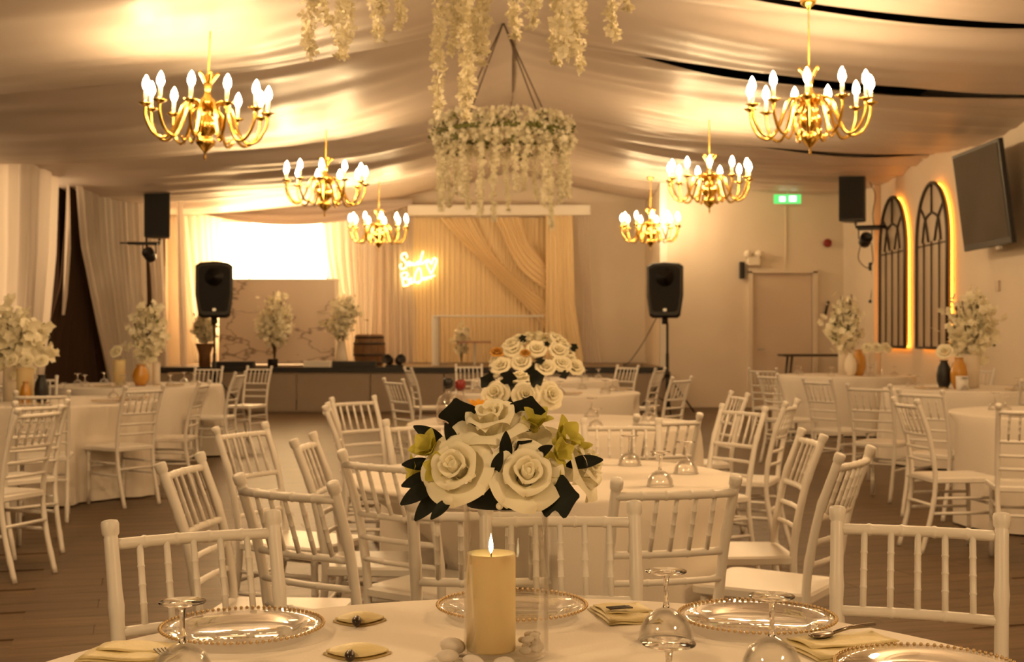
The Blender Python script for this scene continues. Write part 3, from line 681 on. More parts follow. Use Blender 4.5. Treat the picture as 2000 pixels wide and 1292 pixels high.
# ------------------------------------------------------------------ chandeliers
def make_chandelier():
    t = thing('chandelier', '-', 'chandelier', (0, 0, 0), 0, 'brass chandeliers')
    obj('body', MB().lathe([(0.004, -0.47), (0.012, -0.44), (0.006, -0.41), (0.03, -0.385), (0.075, -0.34), (0.085, -0.31), (0.05, -0.285), (0.045, -0.27), (0.095, -0.22), (0.10, -0.18), (0.07, -0.13), (0.035, -0.10), (0.05, -0.04), (0.075, -0.01), (0.06, 0.03), (0.035, 0.05), (0.02, 0.10), (0.035, 0.14), (0.018, 0.18), (0.03, 0.21), (0.014, 0.25)], 18), M['brass'], t)
    cr = MB()
    for k in range(5):
        a = 2*pi*k/5; cr.tube(smooth_path([(0.02*cos(a), 0.02*sin(a), 0.16), (0.05*cos(a), 0.05*sin(a), 0.21), (0.085*cos(a), 0.085*sin(a), 0.255)], 4), [0.016]*8+[0.006], 6)
    obj('crown', cr, M['brass'], t)
    sl = MB()
    for k in range(6):
        a = 2*pi*k/6+0.3; sl.tube(smooth_path([(0.04*cos(a), 0.04*sin(a), -0.02), (0.13*cos(a), 0.13*sin(a), -0.10), (0.13*cos(a), 0.13*sin(a), -0.24), (0.17*cos(a), 0.17*sin(a), -0.32), (0.20*cos(a), 0.20*sin(a), -0.28)], 4), 0.010, 6)
    obj('scroll_ornament', sl, M['brass'], t)
    obj('canopy', MB().lathe([(0.07, 0.80), (0.06, 0.77), (0.02, 0.74), (0.012, 0.72)], 16), M['brass'], t)
    ch = MB()
    for k in range(24): ch.ball((0, 0, 0.26+k*0.02), 0.009, 6, 4, (1, 0.7, 1.4))
    obj('chain', ch, M['brass'], t)
    nA = 11
    arm = MB().tube(smooth_path([(0.05, 0, -0.06), (0.11, 0, 0.0), (0.18, 0, -0.02), (0.26, 0, -0.22), (0.33, 0, -0.31), (0.42, 0, -0.28), (0.48, 0, -0.17), (0.49, 0, -0.07)], 5), 0.013, 7).mesh('arm', M['brass'])
    pan = MB().lathe([(0.012, -0.08), (0.018, -0.075), (0.055, -0.055), (0.057, -0.048), (0.02, -0.055), (0.018, -0.03)], 14).mesh('drip_pan', M['brass'])
    slv = MB().lathe([(0.015, -0.04), (0.015, 0.055), (0.009, 0.06)], 10).mesh('candle_sleeve', M['candle_sleeve'])
    blb = MB().lathe([(0.012, 0.055), (0.026, 0.078), (0.030, 0.10), (0.023, 0.135), (0.009, 0.163), (0.001, 0.175)], 10).mesh('bulb', M['bulb'])
    for k in range(nA):
        a = 2*pi*k/nA
        o = obj('arm', arm, parent=t, rot=(0, 0, a))
        obj('drip_pan', pan, parent=o, loc=(0.49, 0, 0)); obj('candle_sleeve', slv, parent=o, loc=(0.49, 0, 0)); obj('bulb', blb, parent=o, loc=(0.49, 0, 0))
    return t
ch0 = make_chandelier()
CH = [(-2.50, 10.5, 3.20, 0.12, (0.02, 0.045), 'brass candle chandelier nearest on the left side'),
      (2.44, 10.5, 3.24, 0.45, (0.02, -0.03), 'brass candle chandelier nearest on the right side'),
      (-2.29, 15.7, 3.22, 0.2, (0.0, 0.02), 'middle brass candle chandelier on the left side'),
      (2.42, 15.7, 3.26, 0.0, (0, 0), 'middle brass candle chandelier on the right side'),
      (-2.29, 22.0, 3.20, 0.33, (0, 0.01), 'farthest brass candle chandelier, left side near the stage backdrop'),
      (2.38, 22.0, 3.22, 0.1, (0, 0), 'farthest brass candle chandelier, right side above the loudspeaker')]
for k, (x, y, z, rz, tilt, lab) in enumerate(CH):
    if k == 0: ch0.location = (x, y, z); ch0.rotation_euler = (tilt[0], tilt[1], rz); ch0['label'] = lab
    else: dup(ch0, (x, y, z), (tilt[0], tilt[1], rz), lab)

# ------------------------------------------------------------------ chairs
def knot_tube(p0, p1, r, knots, bend=None, seg=9, taper=1.0):
    """bamboo-turned bar with rings at the given fractions"""
    ts = {0.0, 1.0}
    for k in knots: ts |= {max(0, k-0.018), max(0, k-0.009), k, min(1, k+0.009), min(1, k+0.018)}
    if bend: ts |= {i/8 for i in range(9)}
    ts = sorted(ts); P = []; Rr = []
    for t in ts:
        p = Vector(p0).lerp(Vector(p1), t)
        if bend: p += Vector(bend)*sin(pi*t)
        d = min([abs(t-k) for k in knots] or [1]); P.append(p); Rr.append(r*lerp(1, taper, t)*(1.16 if d < 0.004 else 1.10 if d < 0.011 else 1.0))
    return MB().tube(P, Rr, seg)
SEAT_Z, BW = 0.455, 0.170
def make_chair():
    t = thing('chiavari_chair', '-', 'chair', (0, 0, 0), 0, 'white chiavari chairs')
    ol = []
    for cx, cy, a0 in ((0.158, 0.18, 0), (-0.158, 0.18, pi/2), (-0.142, -0.165, pi), (0.142, -0.165, 3*pi/2)):
        for k in range(4):
            a = a0+pi/2*k/3; ol.append((cx+0.035*cos(a), cy+0.035*sin(a)))
    b = MB(); rows = []
    for z, k in ((SEAT_Z-0.035, 0.97), (SEAT_Z-0.030, 1.0), (SEAT_Z-0.008, 1.0), (SEAT_Z, 0.965)): rows.append([(x*k, y*k, z) for x, y in ol])
    b.quadgrid(rows, True); b.poly(rows[-1]); b.poly(rows[0][::-1])
    obj('seat', b, M['chair'], t, False)
    for s in (-1, 1):
        # rear post: splayed foot, seat joint, reclined top with finial
        pts = smooth_path([(s*0.158, -0.27, 0.0), (s*0.160, -0.205, 0.25), (s*0.163, -0.185, 0.46), (s*0.167, -0.225, 0.70), (s*BW, -0.29, 0.885)], 7)
        rad = [0.0145]*len(pts)
        for k in (3, 9, 17, 23): rad[k] = 0.0165
        last = Vector(pts[-1]); up = (Vector(pts[-1])-Vector(pts[-3])).normalized()
        pts += [last+up*0.004, last+up*0.010, last+up*0.030, last+up*0.036, last+up*0.038]
        rad += [0.0135, 0.0175, 0.0185, 0.0165, 0.009]
        obj('post', MB().tube(pts, rad, 10), M['chair'], t)
        obj('leg', knot_tube((s*0.155, 0.185, 0.0), (s*0.155, 0.175, SEAT_Z-0.03), 0.0145, (0.28, 0.62, 0.9)), M['chair'], t)
        for z, r in ((0.24, 0.010), (0.33, 0.010)):
            obj('stretcher', MB().tube([(s*0.155, 0.18, z), (s*0.160, -0.20-0.03*(0.33-z), z)], r, 6), M['chair'], t)
    def yb(z): return plin([(0.46, -0.185), (0.70, -0.225), (0.885, -0.29)], z)
    obj('top_rail', knot_tube((-BW, yb(0.878)-0.002, 0.872), (BW, yb(0.878)-0.002, 0.872), 0.0122, (0.2, 0.4, 0.6, 0.8), (0, -0.018, 0)), M['chair'], t)
    for z, r in ((0.705, 0.0112), (0.625, 0.0095), (0.55, 0.0095)):
        obj('ladder_rail', knot_tube((-0.166, yb(z), z), (0.166, yb(z), z), r, (0.33, 0.66), (0, -0.016, 0)), M['chair'], t)
    for k in range(5):
        x = -0.112+0.056*k
        kb = -0.016*sin(pi*(x+0.168)/0.336)
        obj('spindle', knot_tube((x, yb(0.705)+kb, 0.705), (x, yb(0.872)+kb, 0.868), 0.0070, (0.3, 0.52, 0.74), seg=8), M['chair'], t)
    obj('stretcher', MB().tube([(-0.155, 0.184, 0.29), (0.155, 0.184, 0.29)], 0.010, 6), M['chair'], t)
    obj('stretcher', MB().tube([(-0.160, -0.205, 0.29), (0.160, -0.205, 0.29)], 0.010, 6), M['chair'], t)
    return t
# (x, depth of the top of the back, seat direction x, y, label)
CHAIRS = [
 (-0.667, 2.69, 0.45, -0.89, 'white chiavari chair at the foremost table, behind the left plate'),
 (0.88, 2.775, -0.32, -0.95, 'white chiavari chair at the foremost table, behind the right plate'),
 (0.11, 2.92, 0.02, -1, 'white chiavari chair at the foremost table, directly behind the candle vase'),
 (-0.065, 3.03, 0.0, 1.0, 'white chiavari chair back to back with the one behind the candle vase'),
 (0.44, 3.44, -0.25, 0.97, 'white chiavari chair with its back to us at the near side of the second table'),
 (-0.60, 3.42, 0.55, 0.83, 'white chiavari chair angled from the left toward the second table, seat hidden'),
 (-0.42, 4.14, 0.60, 0.80, 'white chiavari chair pushed close to the second table, left of the roses'),
 (-0.78, 4.85, 1.0, -0.05, 'white chiavari chair seen side-on at the left end of the second table'),
 (-1.02, 3.98, 0.99, -0.10, 'white chiavari chair seen edge-on alone on the floor left of the second table'),
 (-1.146, 5.45, 0.90, -0.42, 'white chiavari chair standing loose with its slim back angled, left of the second table'),
 (1.18, 5.07, -1.0, -0.02, 'white chiavari chair side-on at the right end of the second table'),
 (1.135, 4.26, -0.85, 0.53, 'white chiavari chair leaning toward the second table, between it and the right front chair'),
 (1.25, 6.95, -0.85, -0.53, 'white chiavari chair behind the right end of the second table, seat to the left'),
 (0.50, 5.85, 0.0, -1, 'white chiavari chair square-on at the far side of the second table'),
 (-0.42, 5.85, 0.54, -0.84, 'white chiavari chair at the far left of the second table behind the roses'),
 (0.754, 6.2, -0.35, 0.94, 'white chiavari chair with its back to us at the near side of the third table'),
 (1.63, 7.5, -0.92, 0.40, 'white chiavari chair side-on at the right of the third table'),
 (1.52, 8.6, -1.0, -0.15, 'white chiavari chair half hidden beyond the right of the third table'),
 (-0.98, 7.95, 0.73, -0.68, 'white chiavari chair at the left of the third table, spindles against the floor'),
 (-1.02, 7.10, 1.0, 0.10, 'white chiavari chair edge-on just before the third table chairs on the left'),
 (-1.04, 11.3, 0.80, 0.55, 'white chiavari chair at the left of the fourth table, in front of the stage'),
 (-1.22, 15.1, 0.90, 0.30, 'white chiavari chair at the left of the table next to the stage'),
 (-0.57, 16.9, 0.1, -1, 'white chiavari chair square-on against the stage front, beyond the decanters'),
 (1.48, 16.4, -0.70, -0.72, 'white chiavari chair by the right of the table next to the stage'),
 (1.73, 15.0, -0.85, 0.40, 'white chiavari chair narrow in view before the right loudspeaker stand'),
 (1.56, 11.8, -0.75, 0.60, 'white chiavari chair at the right of the fourth table, by the plain wall'),
 # left side
 (-2.53, 6.84, -0.94, 0.33, 'white chiavari chair nearest on the left edge, seat turned to the left'),
 (-2.76, 7.50, -0.80, 0.60, 'white chiavari chair just behind the nearest one on the left edge'),
 (-3.23, 8.80, -0.30, 0.95, 'white chiavari chair with its back to us at the near left table'),
 (-2.79, 9.70, -0.80, 0.60, 'white chiavari chair at the right of the near left table, legs on bare floor'),
 (-2.58, 10.7, -1.0, 0.02, 'white chiavari chair edge-on with glinting post, right of the near left table'),
 (-2.85, 13.4, -1.0, 0.10, 'white chiavari chair at the right of the far left table, seat lit'),
 (-3.12, 15.8, -0.35, -0.94, 'white chiavari chair standing before the left stage corner'),
 (-3.72, 15.7, -0.10, -1.0, 'white chiavari chair behind the far left table, by the left stand'),
 (-4.45, 12.0, 0.3, -0.95, 'white chiavari chair behind the near left table at the picture edge'),
 # right side
 (2.39, 7.75, 1.0, 0.12, 'white chiavari chair side-on before the near right table, seat to the right'),
 (2.86, 7.05, 0.25, 0.97, 'white chiavari chair cut by the right picture edge at the near right table'),
 (2.79, 10.0, 0.60, 0.80, 'white chiavari chair with its back to us at the middle right table'),
 (2.89, 9.05, 0.74, 0.67, 'white chiavari chair partly behind the side-on chair at the near right table'),
 (2.72, 11.4, 0.85, 0.52, 'white chiavari chair next behind the one with its back to us, right side'),
 (2.58, 12.9, 0.90, 0.42, 'white chiavari chair seen slantwise left of the middle right table'),
 (2.92, 14.9, 0.55, 0.83, 'white chiavari chair standing before the grey door'),
 (4.55, 11.0, 0.05, 1.0, 'white chiavari chair post at the right picture edge before the middle right table'),
 (5.15, 18.7, -0.45, -0.9, 'white chiavari chair behind the far right table under the farther mirror'),
 (5.50, 15.0, -0.80, -0.6, 'white chiavari chair against the right wall under the television'),
]
c0 = make_chair()
for k, (x, y, dx, dy, lab) in enumerate(CHAIRS):
    n = sqrt(dx*dx+dy*dy); dx /= n; dy /= n
    loc = (x+dx*0.29, y+dy*0.29, 0); rz = atan2(-dx, dy)
    if k == 0: c0.location = loc; c0.rotation_euler = (0, 0, rz); c0['label'] = lab
    else: dup(c0, loc, rz, lab)

# ------------------------------------------------------------------ tables
TZ = 0.76
def reach(x, y, a, R):
    """how far the cloth can hang out at angle a before it meets a chair seat"""
    best = R+0.3
    for cx, cy, dx, dy, _l in CHAIRS:
        n = sqrt(dx*dx+dy*dy); dx, dy = dx/n, dy/n; ox, oy = cx+dx*0.29-x, cy+dy*0.29-y
        if ox*ox+oy*oy > 4: continue
        k = 0.3
        while k < best:
            px, py = k*cos(a)-ox, k*sin(a)-oy
            lx, ly = px*dy-py*dx, px*dx+py*dy
            if abs(lx) < 0.215 and -0.3 < ly < 0.235: best = k; break
            k += 0.02
    return best
def table(x, y, R, seed, label, amp=0.035):
    t = thing('banquet_table', label, 'table', (x, y, 0), 0, 'round banquet tables')
    obj('tabletop', MB().lathe([(0.0001, 0.72), (R-0.02, 0.72), (R-0.02, 0.745), (0.0001, 0.745)], 40), M['white'], t, False)
    n = 120; rows = []
    lim = [reach(x, y, 2*pi*k/n, R) for k in range(n)]
    lim = [min(lim[(k+i) % n] for i in (-2, -1, 0, 1, 2)) for k in range(n)]
    lim = [sum(lim[(k+i) % n] for i in (-2, -1, 0, 1, 2))/5-0.01 for k in range(n)]
    f = [(random.randint(7, 11), random.random()*6, 0.6), (random.randint(14, 19), random.random()*6, 0.5), (random.randint(24, 31), random.random()*6, 0.22)]
    for r, z in [(0.0002, TZ), (R*0.5, TZ), (R*0.8, TZ), (R-0.02, TZ), (R-0.006, TZ-0.004), (R, TZ-0.015)]:
        rows.append([(r*cos(2*pi*k/n), r*sin(2*pi*k/n), z) for k in range(n)])
    for j in range(1, 11):
        q = j/10; z = lerp(TZ-0.015, 0.012, q); row = []
        for k in range(n):
            a = 2*pi*k/n; w = sum(m*sin(fr*a+ph+0.5*q) for fr, ph, m in f)
            r = R+0.004+amp*q**0.7*(0.75+w)+0.02*q
            cut = R-(R-min(R, lim[k]))*min(1, (TZ-z)/0.27) if lim[k] < R else max(lim[k], R)
            r = min(r, cut)
            row.append((r*cos(a), r*sin(a), z))
        rows.append(row)
    obj('tablecloth', MB().quadgrid(rows, True), M['cloth'], t)
    return t
T1 = (0.03, 1.76); table(T1[0], T1[1], 0.895, 1, 'foremost round table under a white cloth, set with plates and a candle vase', 0.02)
table(0.12, 4.94, 0.75, 2, 'second round table under a white cloth, just behind the candle vase', 0.03)
table(0.25, 7.90, 0.90, 3, 'third round table under a white cloth, holding the decanters')
table(0.32, 12.2, 0.90, 4, 'fourth round table under a white cloth in the middle row, short of the stage')
table(0.40, 15.7, 0.90, 5, 'small-looking round table under a white cloth right before the stage')
table(-3.85, 10.5, 0.92, 6, 'near left round table under a floor-length white cloth, at the picture edge')
table(-4.08, 13.9, 0.92, 7, 'far left round table under a white cloth, before the dark curtain gap')
table(4.00, 8.9, 0.92, 8, 'near right round table under a white cloth, cut by the picture edge')
table(4.75, 13.1, 0.92, 9, 'middle right round table under a white cloth, with gold and black vases')
table(4.50, 17.3, 0.92, 10, 'far right round table under a white cloth, before the farther mirror')

# ------------------------------------------------------------------ glasses, plates, napkins
def make_coupe():
    t = thing('coupe_glass', '-', 'glass', (0, 0, 0))
    obj('bowl', MB().lathe([(0.0475, 0.0), (0.0485, 0.004), (0.046, 0.022), (0.036, 0.042), (0.018, 0.054), (0.006, 0.059)], 28, cap=False).lathe([(0.046, 0.001), (0.044, 0.022), (0.034, 0.040), (0.016, 0.051)], 28, cap=False), M['glass'], t)
    obj('stem', MB().lathe([(0.006, 0.059), (0.0045, 0.070), (0.004, 0.095), (0.005, 0.110), (0.008, 0.115)], 14), M['sglass'], t)
    obj('foot', MB().lathe([(0.008, 0.115), (0.028, 0.119), (0.0365, 0.1215), (0.0365, 0.1235), (0.0001, 0.1240)], 28), M['sglass'], t)
    obj('rim', MB().tube([(0.0478*cos(2*pi*k/36), 0.0478*sin(2*pi*k/36), 0.0016) for k in range(37)], 0.0013, 6, False), M['sglass'], t)
    return t
g0 = make_coupe(); g0.location = (-0.515, 2.00, TZ+0.001); g0['label'] = 'upturned coupe glass in front of the left plate on the foremost table'
dup(g0, (0.272, 2.26, TZ+0.001), 0, 'upturned coupe glass left of the right plate on the foremost table')
dup(g0, (0.212, 1.73, TZ+0.001), 0, 'upturned coupe glass nearest to us, cut by the bottom edge')
dup(g0, (0.415, 2.045, TZ+0.001), 0, 'upturned coupe glass in front of the right plate on the foremost table')
def make_plate():
    t = thing('charger_plate', '-', 'plate', (0, 0, 0))
    obj('dish', MB().lathe([(0.0001, 0.005), (0.085, 0.005), (0.095, 0.008), (0.102, 0.013), (0.128, 0.017), (0.143, 0.020), (0.143, 0.017), (0.100, 0.009), (0.088, 0.0), (0.0001, 0.0)], 48, cap=False), M['glass'], t)
    b = MB()
    for k in range(84):
        a = 2*pi*k/84; b.ball((0.144*cos(a), 0.144*sin(a), 0.020), 0.0034, 6, 4)
    o = obj('beaded_rim', b, M['gold'], t); return t
p0 = make_plate(); p0.location = (-0.484, 2.30, TZ+0.001); p0['label'] = 'clear charger plate with gold beaded rim at the left place'
dup(p0, (0.454, 2.375, TZ+0.001), 0, 'clear charger plate with gold beaded rim at the right place')
dup(p0, (0.0, 2.475, TZ+0.001), 0, 'clear charger plate with gold beaded rim behind the candle vase')
dup(p0, (0.655, 2.01, TZ+0.001), 0, 'clear charger plate with gold beaded rim, cut by the bottom right corner')
def napkin(loc, rz, w, l, mat, label, fold=0.6):
    t = thing('napkin', label, 'napkin', loc, rz)
    def layer(name, x0, x1, y0, y1, z, lift, par):
        rows = []
        for j in range(7):
            v = j/6
            rows.append([(lerp(x0, x1, i/8), lerp(y0, y1, v), z+lift*sin(pi*v)*(0.5+0.5*sin(3*i/8+1))+0.0015*sin(5*v+i)) for i in range(9)])
        o = obj(name, MB().quadgrid(rows), mat, par); s = o.modifiers.new('thick', 'SOLIDIFY'); s.thickness = 0.0022; s.offset = 1
    layer('under_fold', -w/2, w/2, -l/2, l/2, 0.0005, 0.001, t)
    layer('middle_fold', -w/2+0.004, w/2-0.003, -l/2+0.006, l/2-0.002, 0.0040, 0.002, t)
    layer('top_fold', -w/2*0.8, w/2, -l/2+l*(1-fold), l/2-0.004, 0.0078, 0.003, t)
    return t
def leafnap(loc, rz, w, l, label):
    t = thing('napkin', label, 'napkin', loc, rz)
    for name, z, k, h in (('lower_fold', 0.001, 1.0, 0.003), ('upper_fold', 0.006, 0.92, 0.010)):
        rows = []
        for i in range(13):
            u = i/12; hw = l/2*(sin(pi*min(0.99, 0.02+0.96*u))**0.8)*k
            rows.append([((u-0.5)*w*k, hw*v, z+h*(1-v*v)*sin(pi*u)) for v in (-1, -0.6, -0.2, 0.2, 0.6, 1)])
        o = obj(name, MB().quadgrid(rows), M['napkin_d'] if name == 'lower_fold' else M['napkin'], t); s = o.modifiers.new('thick', 'SOLIDIFY'); s.thickness = 0.002; s.offset = 1
    return t
leafnap((-0.288, 2.42, TZ+0.001), 0.15, 0.10, 0.10, 'folded olive-gold napkin pocket between the left plate and the vase')
leafnap((-0.262, 2.17, TZ+0.001), 0.05, 0.115, 0.10, 'folded gold napkin pocket nearer us, left of the candle')
napkin((0.216, 2.46, TZ+0.001), 0.22, 0.105, 0.15, M['napkin'], 'folded pale yellow napkin holding a fork, right of the vase')
napkin((-0.64, 2.16, TZ+0.001), -0.12, 0.15, 0.12, M['napkin'], 'folded gold napkin at the lower left corner of the table')
napkin((0.575, 2.20, TZ+0.001), 0.30, 0.19, 0.15, M['napkin'], 'folded gold napkin with a spoon between the two right plates')
def fork(loc, rz, label, L=0.05, rx=0.0):
    t = thing('fork', label, 'fork', loc, rz)
    t.rotation_euler = (rx, 0, rz)
    b = MB()
    obj('neck', MB().box((0, -L*0.35, 0.004), (0.020, L*0.22, 0.0025)), M['dark_steel'], t, bevel=0.001)
    for k in range(4): obj('tine', MB().box((-0.009+0.006*k, L*0.1, 0.0045), (0.0024, L*0.8, 0.0022)), M['dark_steel'], t, False)
    return t
fork((0.207, 2.452, TZ+0.0145), 1.9, 'dark fork tines lying on the pale yellow napkin')
fork((-0.575, 2.11, TZ+0.0145), 0.5, 'fork on the gold napkin at the lower left corner')
def knife_end(loc, rz, label):
    b = MB().lathe([(0.002, -0.02), (0.007, -0.015), (0.009, 0.0), (0.008, 0.012), (0.003, 0.02)], 12)
    tag(obj('knife', b, M['dark_steel'], loc=loc, rot=(pi/2, 0, rz)), label, 'knife')
knife_end((-0.288, 2.372, TZ+0.011), 0.1, 'dark rounded knife end peeking from the olive-gold napkin pocket')
knife_end((-0.268, 2.115, TZ+0.011), 0.1, 'dark knife end peeking from the nearer gold napkin pocket')
sp = thing('spoon', 'steel spoon lying on the gold napkin between the right plates', 'spoon', (0.545, 2.235, TZ+0.0155), -1.05)
obj('handle', MB().tube([(0, 0.02, 0.003), (0, 0.06, 0.008), (0, 0.12, 0.006)], [0.003, 0.0035, 0.005], 6), M['steel'], sp)
obj('spoon_bowl', MB().ball((0, -0.006, 0.003), 0.02, 12, 6, (0.8, 1.4, 0.25)), M['steel'], sp)

# ------------------------------------------------------------------ the candle vase
VX, VY, VTOP = -0.010, 2.16, 1.012
va = thing('cylinder_vase', 'tall clear glass cylinder vase holding the lit candle and topped with roses', 'vase', (VX, VY, TZ+0.001))
VH = VTOP-TZ
obj('glass_wall', MB().lathe([(0.0001, 0.003), (0.068, 0.003), (0.0715, 0.006), (0.0715, VH-0.002), (0.0725, VH), (0.0700, VH), (0.0695, VH-0.003), (0.0695, 0.010), (0.066, 0.008), (0.0001, 0.008)], 56, cap=False), M['vglass'], va)
ca = thing('pillar_candle', 'cream pillar candle burning inside the glass vase', 'candle', (VX-0.0255, VY, TZ+0.0105))
obj('wax_body', MB().lathe([(0.041, 0.0), (0.0415, 0.003), (0.0415, 0.158), (0.0405, 0.1625), (0.037, 0.1615), (0.025, 0.156), (0.008, 0.154), (0.0001, 0.154)], 40), M['wax'], ca)
obj('wick', MB().tube([(0, 0, 0.153), (0.0005, 0, 0.160), (0.001, 0, 0.167)], 0.0012, 6), M['wick'], ca)
obj('flame', MB().lathe([(0.0005, 0.161), (0.0032, 0.167), (0.0040, 0.173), (0.0030, 0.182), (0.0012, 0.190), (0.0002, 0.195)], 12), M['flame'], ca)
def pebble(loc, r, label):
    b = MB(); rows = []; s1, s2 = random.random()*6, random.random()*6
    b.ball((0, 0, 0), r, 10, 7, (1.2, 1.0, 0.6))
    b.v = [tuple(Vector(v)*(1+0.10*sin(60*v[0]+s1)+0.08*cos(70*v[1]+s2))) for v in b.v]
    tag(obj('pebble', b, M['pebble'], loc=loc, rot=(random.uniform(-0.2, 0.2), random.uniform(-0.2, 0.2), random.random()*3)), label, 'pebble', 'white pebbles around the candle')
random.seed(3)
inside = 'small white pebble inside the glass vase right of the candle'
for (dx, dy, z, r) in ((0.032, -0.040, 0.018, 0.010), (0.050, -0.022, 0.018, 0.011), (0.036, -0.012, 0.018, 0.011), (0.054, 0.002, 0.018, 0.010), (0.038, 0.014, 0.018, 0.010), (0.048, 0.026, 0.018, 0.010), (0.030, 0.036, 0.018, 0.010), (0.036, -0.028, 0.033, 0.010), (0.048, -0.008, 0.034, 0.010), (0.040, 0.010, 0.033, 0.009), (0.050, 0.016, 0.033, 0.009)):
    pebble((VX+dx, VY+dy, TZ+z), r, inside)
pebble((-0.098, 2.155, TZ+0.017), 0.021, 'large upright pebble against the left of the glass vase')
pebble((-0.106, 2.105, TZ+0.013), 0.018, 'flat pebble on the cloth at the lower left of the vase')
pebble((-0.060, 2.070, TZ+0.0115), 0.016, 'flat pebble in front of the candle on the left')
pebble((-0.015, 2.068, TZ+0.0105), 0.0145, 'flat pebble in front of the candle on the right')

# rose arrangement on the vase rim
ar = thing('rose_arrangement', 'arrangement of ivory roses and lime blooms resting on the glass vase', 'flowers', (VX, VY, VTOP+0.001))
RZ = 0.012
obj('foam_base', MB().lathe([(0.066, 0.0), (0.069, 0.012), (0.062, 0.05), (0.03, 0.075), (0.0001, 0.08)], 24), M['leaf'], ar)
for k, (p, ax, sc) in enumerate([((-0.070, -0.045, 0.046), (-0.35, -0.85, 0.42), 1.08), ((0.030, -0.062, 0.036), (0.12, -0.88, 0.45), 1.06), ((-0.020, -0.005, 0.105), (-0.15, -0.45, 0.88), 1.12), ((0.105, 0.0, 0.045), (0.88, -0.25, 0.35), 1.05), ((-0.065, 0.06, 0.055), (-0.5, 0.7, 0.4), 1.0), ((0.055, 0.065, 0.060), (0.4, 0.75, 0.4), 1.0)]):
    petal_rose(ar, (p[0], p[1], p[2]+RZ), ax, sc, k*1.3)
def bloom(loc, axis, n, sc, parent):
    o = obj('lime_bloom', MB().ball((0, 0, 0), 0.008*sc, 8, 5), M['lime'], parent, loc=loc, rot=look_rot(axis))
    for k in range(n):
        a = 2*pi*k/n; p = obj('petal', LIMEP, parent=o, rot=(radians(38+14*(k % 2)), 0, a)); p.scale = (sc,)*3
for p, ax, n, sc in [((-0.122, -0.02, 0.090), (-0.5, -0.6, 0.6), 6, 1.0), ((-0.105, -0.045, 0.068), (-0.4, -0.9, 0.1), 5, 0.9), ((-0.140, -0.01, 0.062), (-0.9, -0.4, 0.1), 5, 0.8), ((0.048, -0.01, 0.130), (0.1, -0.5, 0.9), 6, 1.0), ((0.085, -0.02, 0.110), (0.7, -0.5, 0.5), 6, 1.1), ((0.066, -0.055, 0.066), (0.3, -0.9, 0.2), 5, 0.9), ((0.082, -0.05, 0.090), (0.5, -0.8, 0.3), 5, 0.8), ((0.124, -0.02, 0.094), (0.5, -0.2, 0.9), 3, 0.6)]:
    bloom(p, ax, n, sc, ar)
LV = [((-0.075, 0.01, 0.12), (-0.15, -0.3, 0.9), IVY, 0.9), ((-0.05, 0.01, 0.125), (0.0, 0.2, 0.9), LEAF, 0.5), ((0.03, 0.01, 0.125), (0.2, -0.2, 0.9), IVY, 0.85), ((-0.11, -0.04, 0.045), (-0.75, -0.25, -0.45), LEAF, 0.9), ((-0.105, -0.03, 0.055), (-0.9, -0.2, -0.25), LEAF, 0.85), ((-0.10, -0.04, 0.035), (-0.6, -0.3, -0.65), LEAF, 0.9), ((-0.115, -0.02, 0.07), (-0.9, -0.1, 0.0), LEAF, 0.7), ((-0.10, 0.0, 0.10), (-0.75, -0.2, 0.45), LEAF, 0.8), ((-0.085, -0.02, 0.10), (-0.3, -0.5, 0.8), LEAF, 0.65),
      ((0.055, -0.075, 0.015), (0.8, -0.3, 0.15), IVY, 0.95), ((0.10, -0.03, 0.07), (0.95, -0.2, 0.15), LEAF, 0.75), ((0.0, -0.06, 0.075), (0.0, -0.25, 0.9), LEAF, 0.7), ((-0.02, -0.08, 0.06), (0.3, -0.4, 0.8), LEAF, 0.6), ((0.05, -0.05, 0.085), (0.5, -0.6, 0.4), LEAF, 0.6), ((0.03, -0.04, 0.09), (-0.3, -0.7, 0.6), IVY, 0.55), ((-0.09, -0.075, 0.02), (-0.5, -0.4, -0.5), LEAF, 0.6)]
for p, d, me, sc in LV:
    o = obj('leaf', me, parent=ar, loc=p, rot=leaf_rot(d)); o.scale = (sc,)*3
for p, r in (((0.043, -0.075, 0.088), 0.0065), ((0.056, -0.072, 0.090), 0.0075), ((0.018, -0.06, 0.108), 0.009), ((-0.01, -0.10, 0.012), 0.006)):
    obj('berry', MB().ball((0, 0, 0), r, 10, 7), M['petal'], ar, loc=p)

# ------------------------------------------------------------------ further flowers
def small_arr(loc, roses, label, vase_h, leaves, yellow=()):
    x, y, z = loc
    v = thing('cylinder_vase', label[1], 'vase', (x, y, TZ+0.001))
    obj('glass_wall', MB().lathe([(0.0001, 0.003), (0.068, 0.003), (0.07, vase_h), (0.067, vase_h), (0.066, 0.008), (0.0001, 0.008)], 28, cap=False), M['vglass'], v)
    c = thing('pillar_candle', label[2], 'candle', (x, y, TZ+0.0105))
    obj('wax_body', MB().lathe([(0.038, 0), (0.038, 0.15), (0.034, 0.152), (0.0001, 0.148)], 20), M['wax'], c)
    obj('wick', MB().tube([(0, 0, 0.147), (0, 0, 0.16)], 0.0015, 5), M['wick'], c)
    t = thing('rose_arrangement', label[0], 'flowers', (x, y, TZ+vase_h+0.003))
    obj('foam_base', MB().ball((0, 0, 0.05), 0.07, 12, 8, (1, 1, 0.7)), M['leaf'], t)
    for p, ax, r in roses:
        b = MB(); rose_blob(b, p, ax, r); obj('rose', b, M['petal'], t)
    for p, d, sc in leaves:
        o = obj('leaf', IVY, parent=t, loc=p, rot=leaf_rot(d)); o.scale = (sc,)*3
    for p, r in yellow:
        b = MB(); rose_blob(b, p, (0, -0.6, 0.8), r); obj('amber_bloom', b, M['goldv'], t)
random.seed(5)
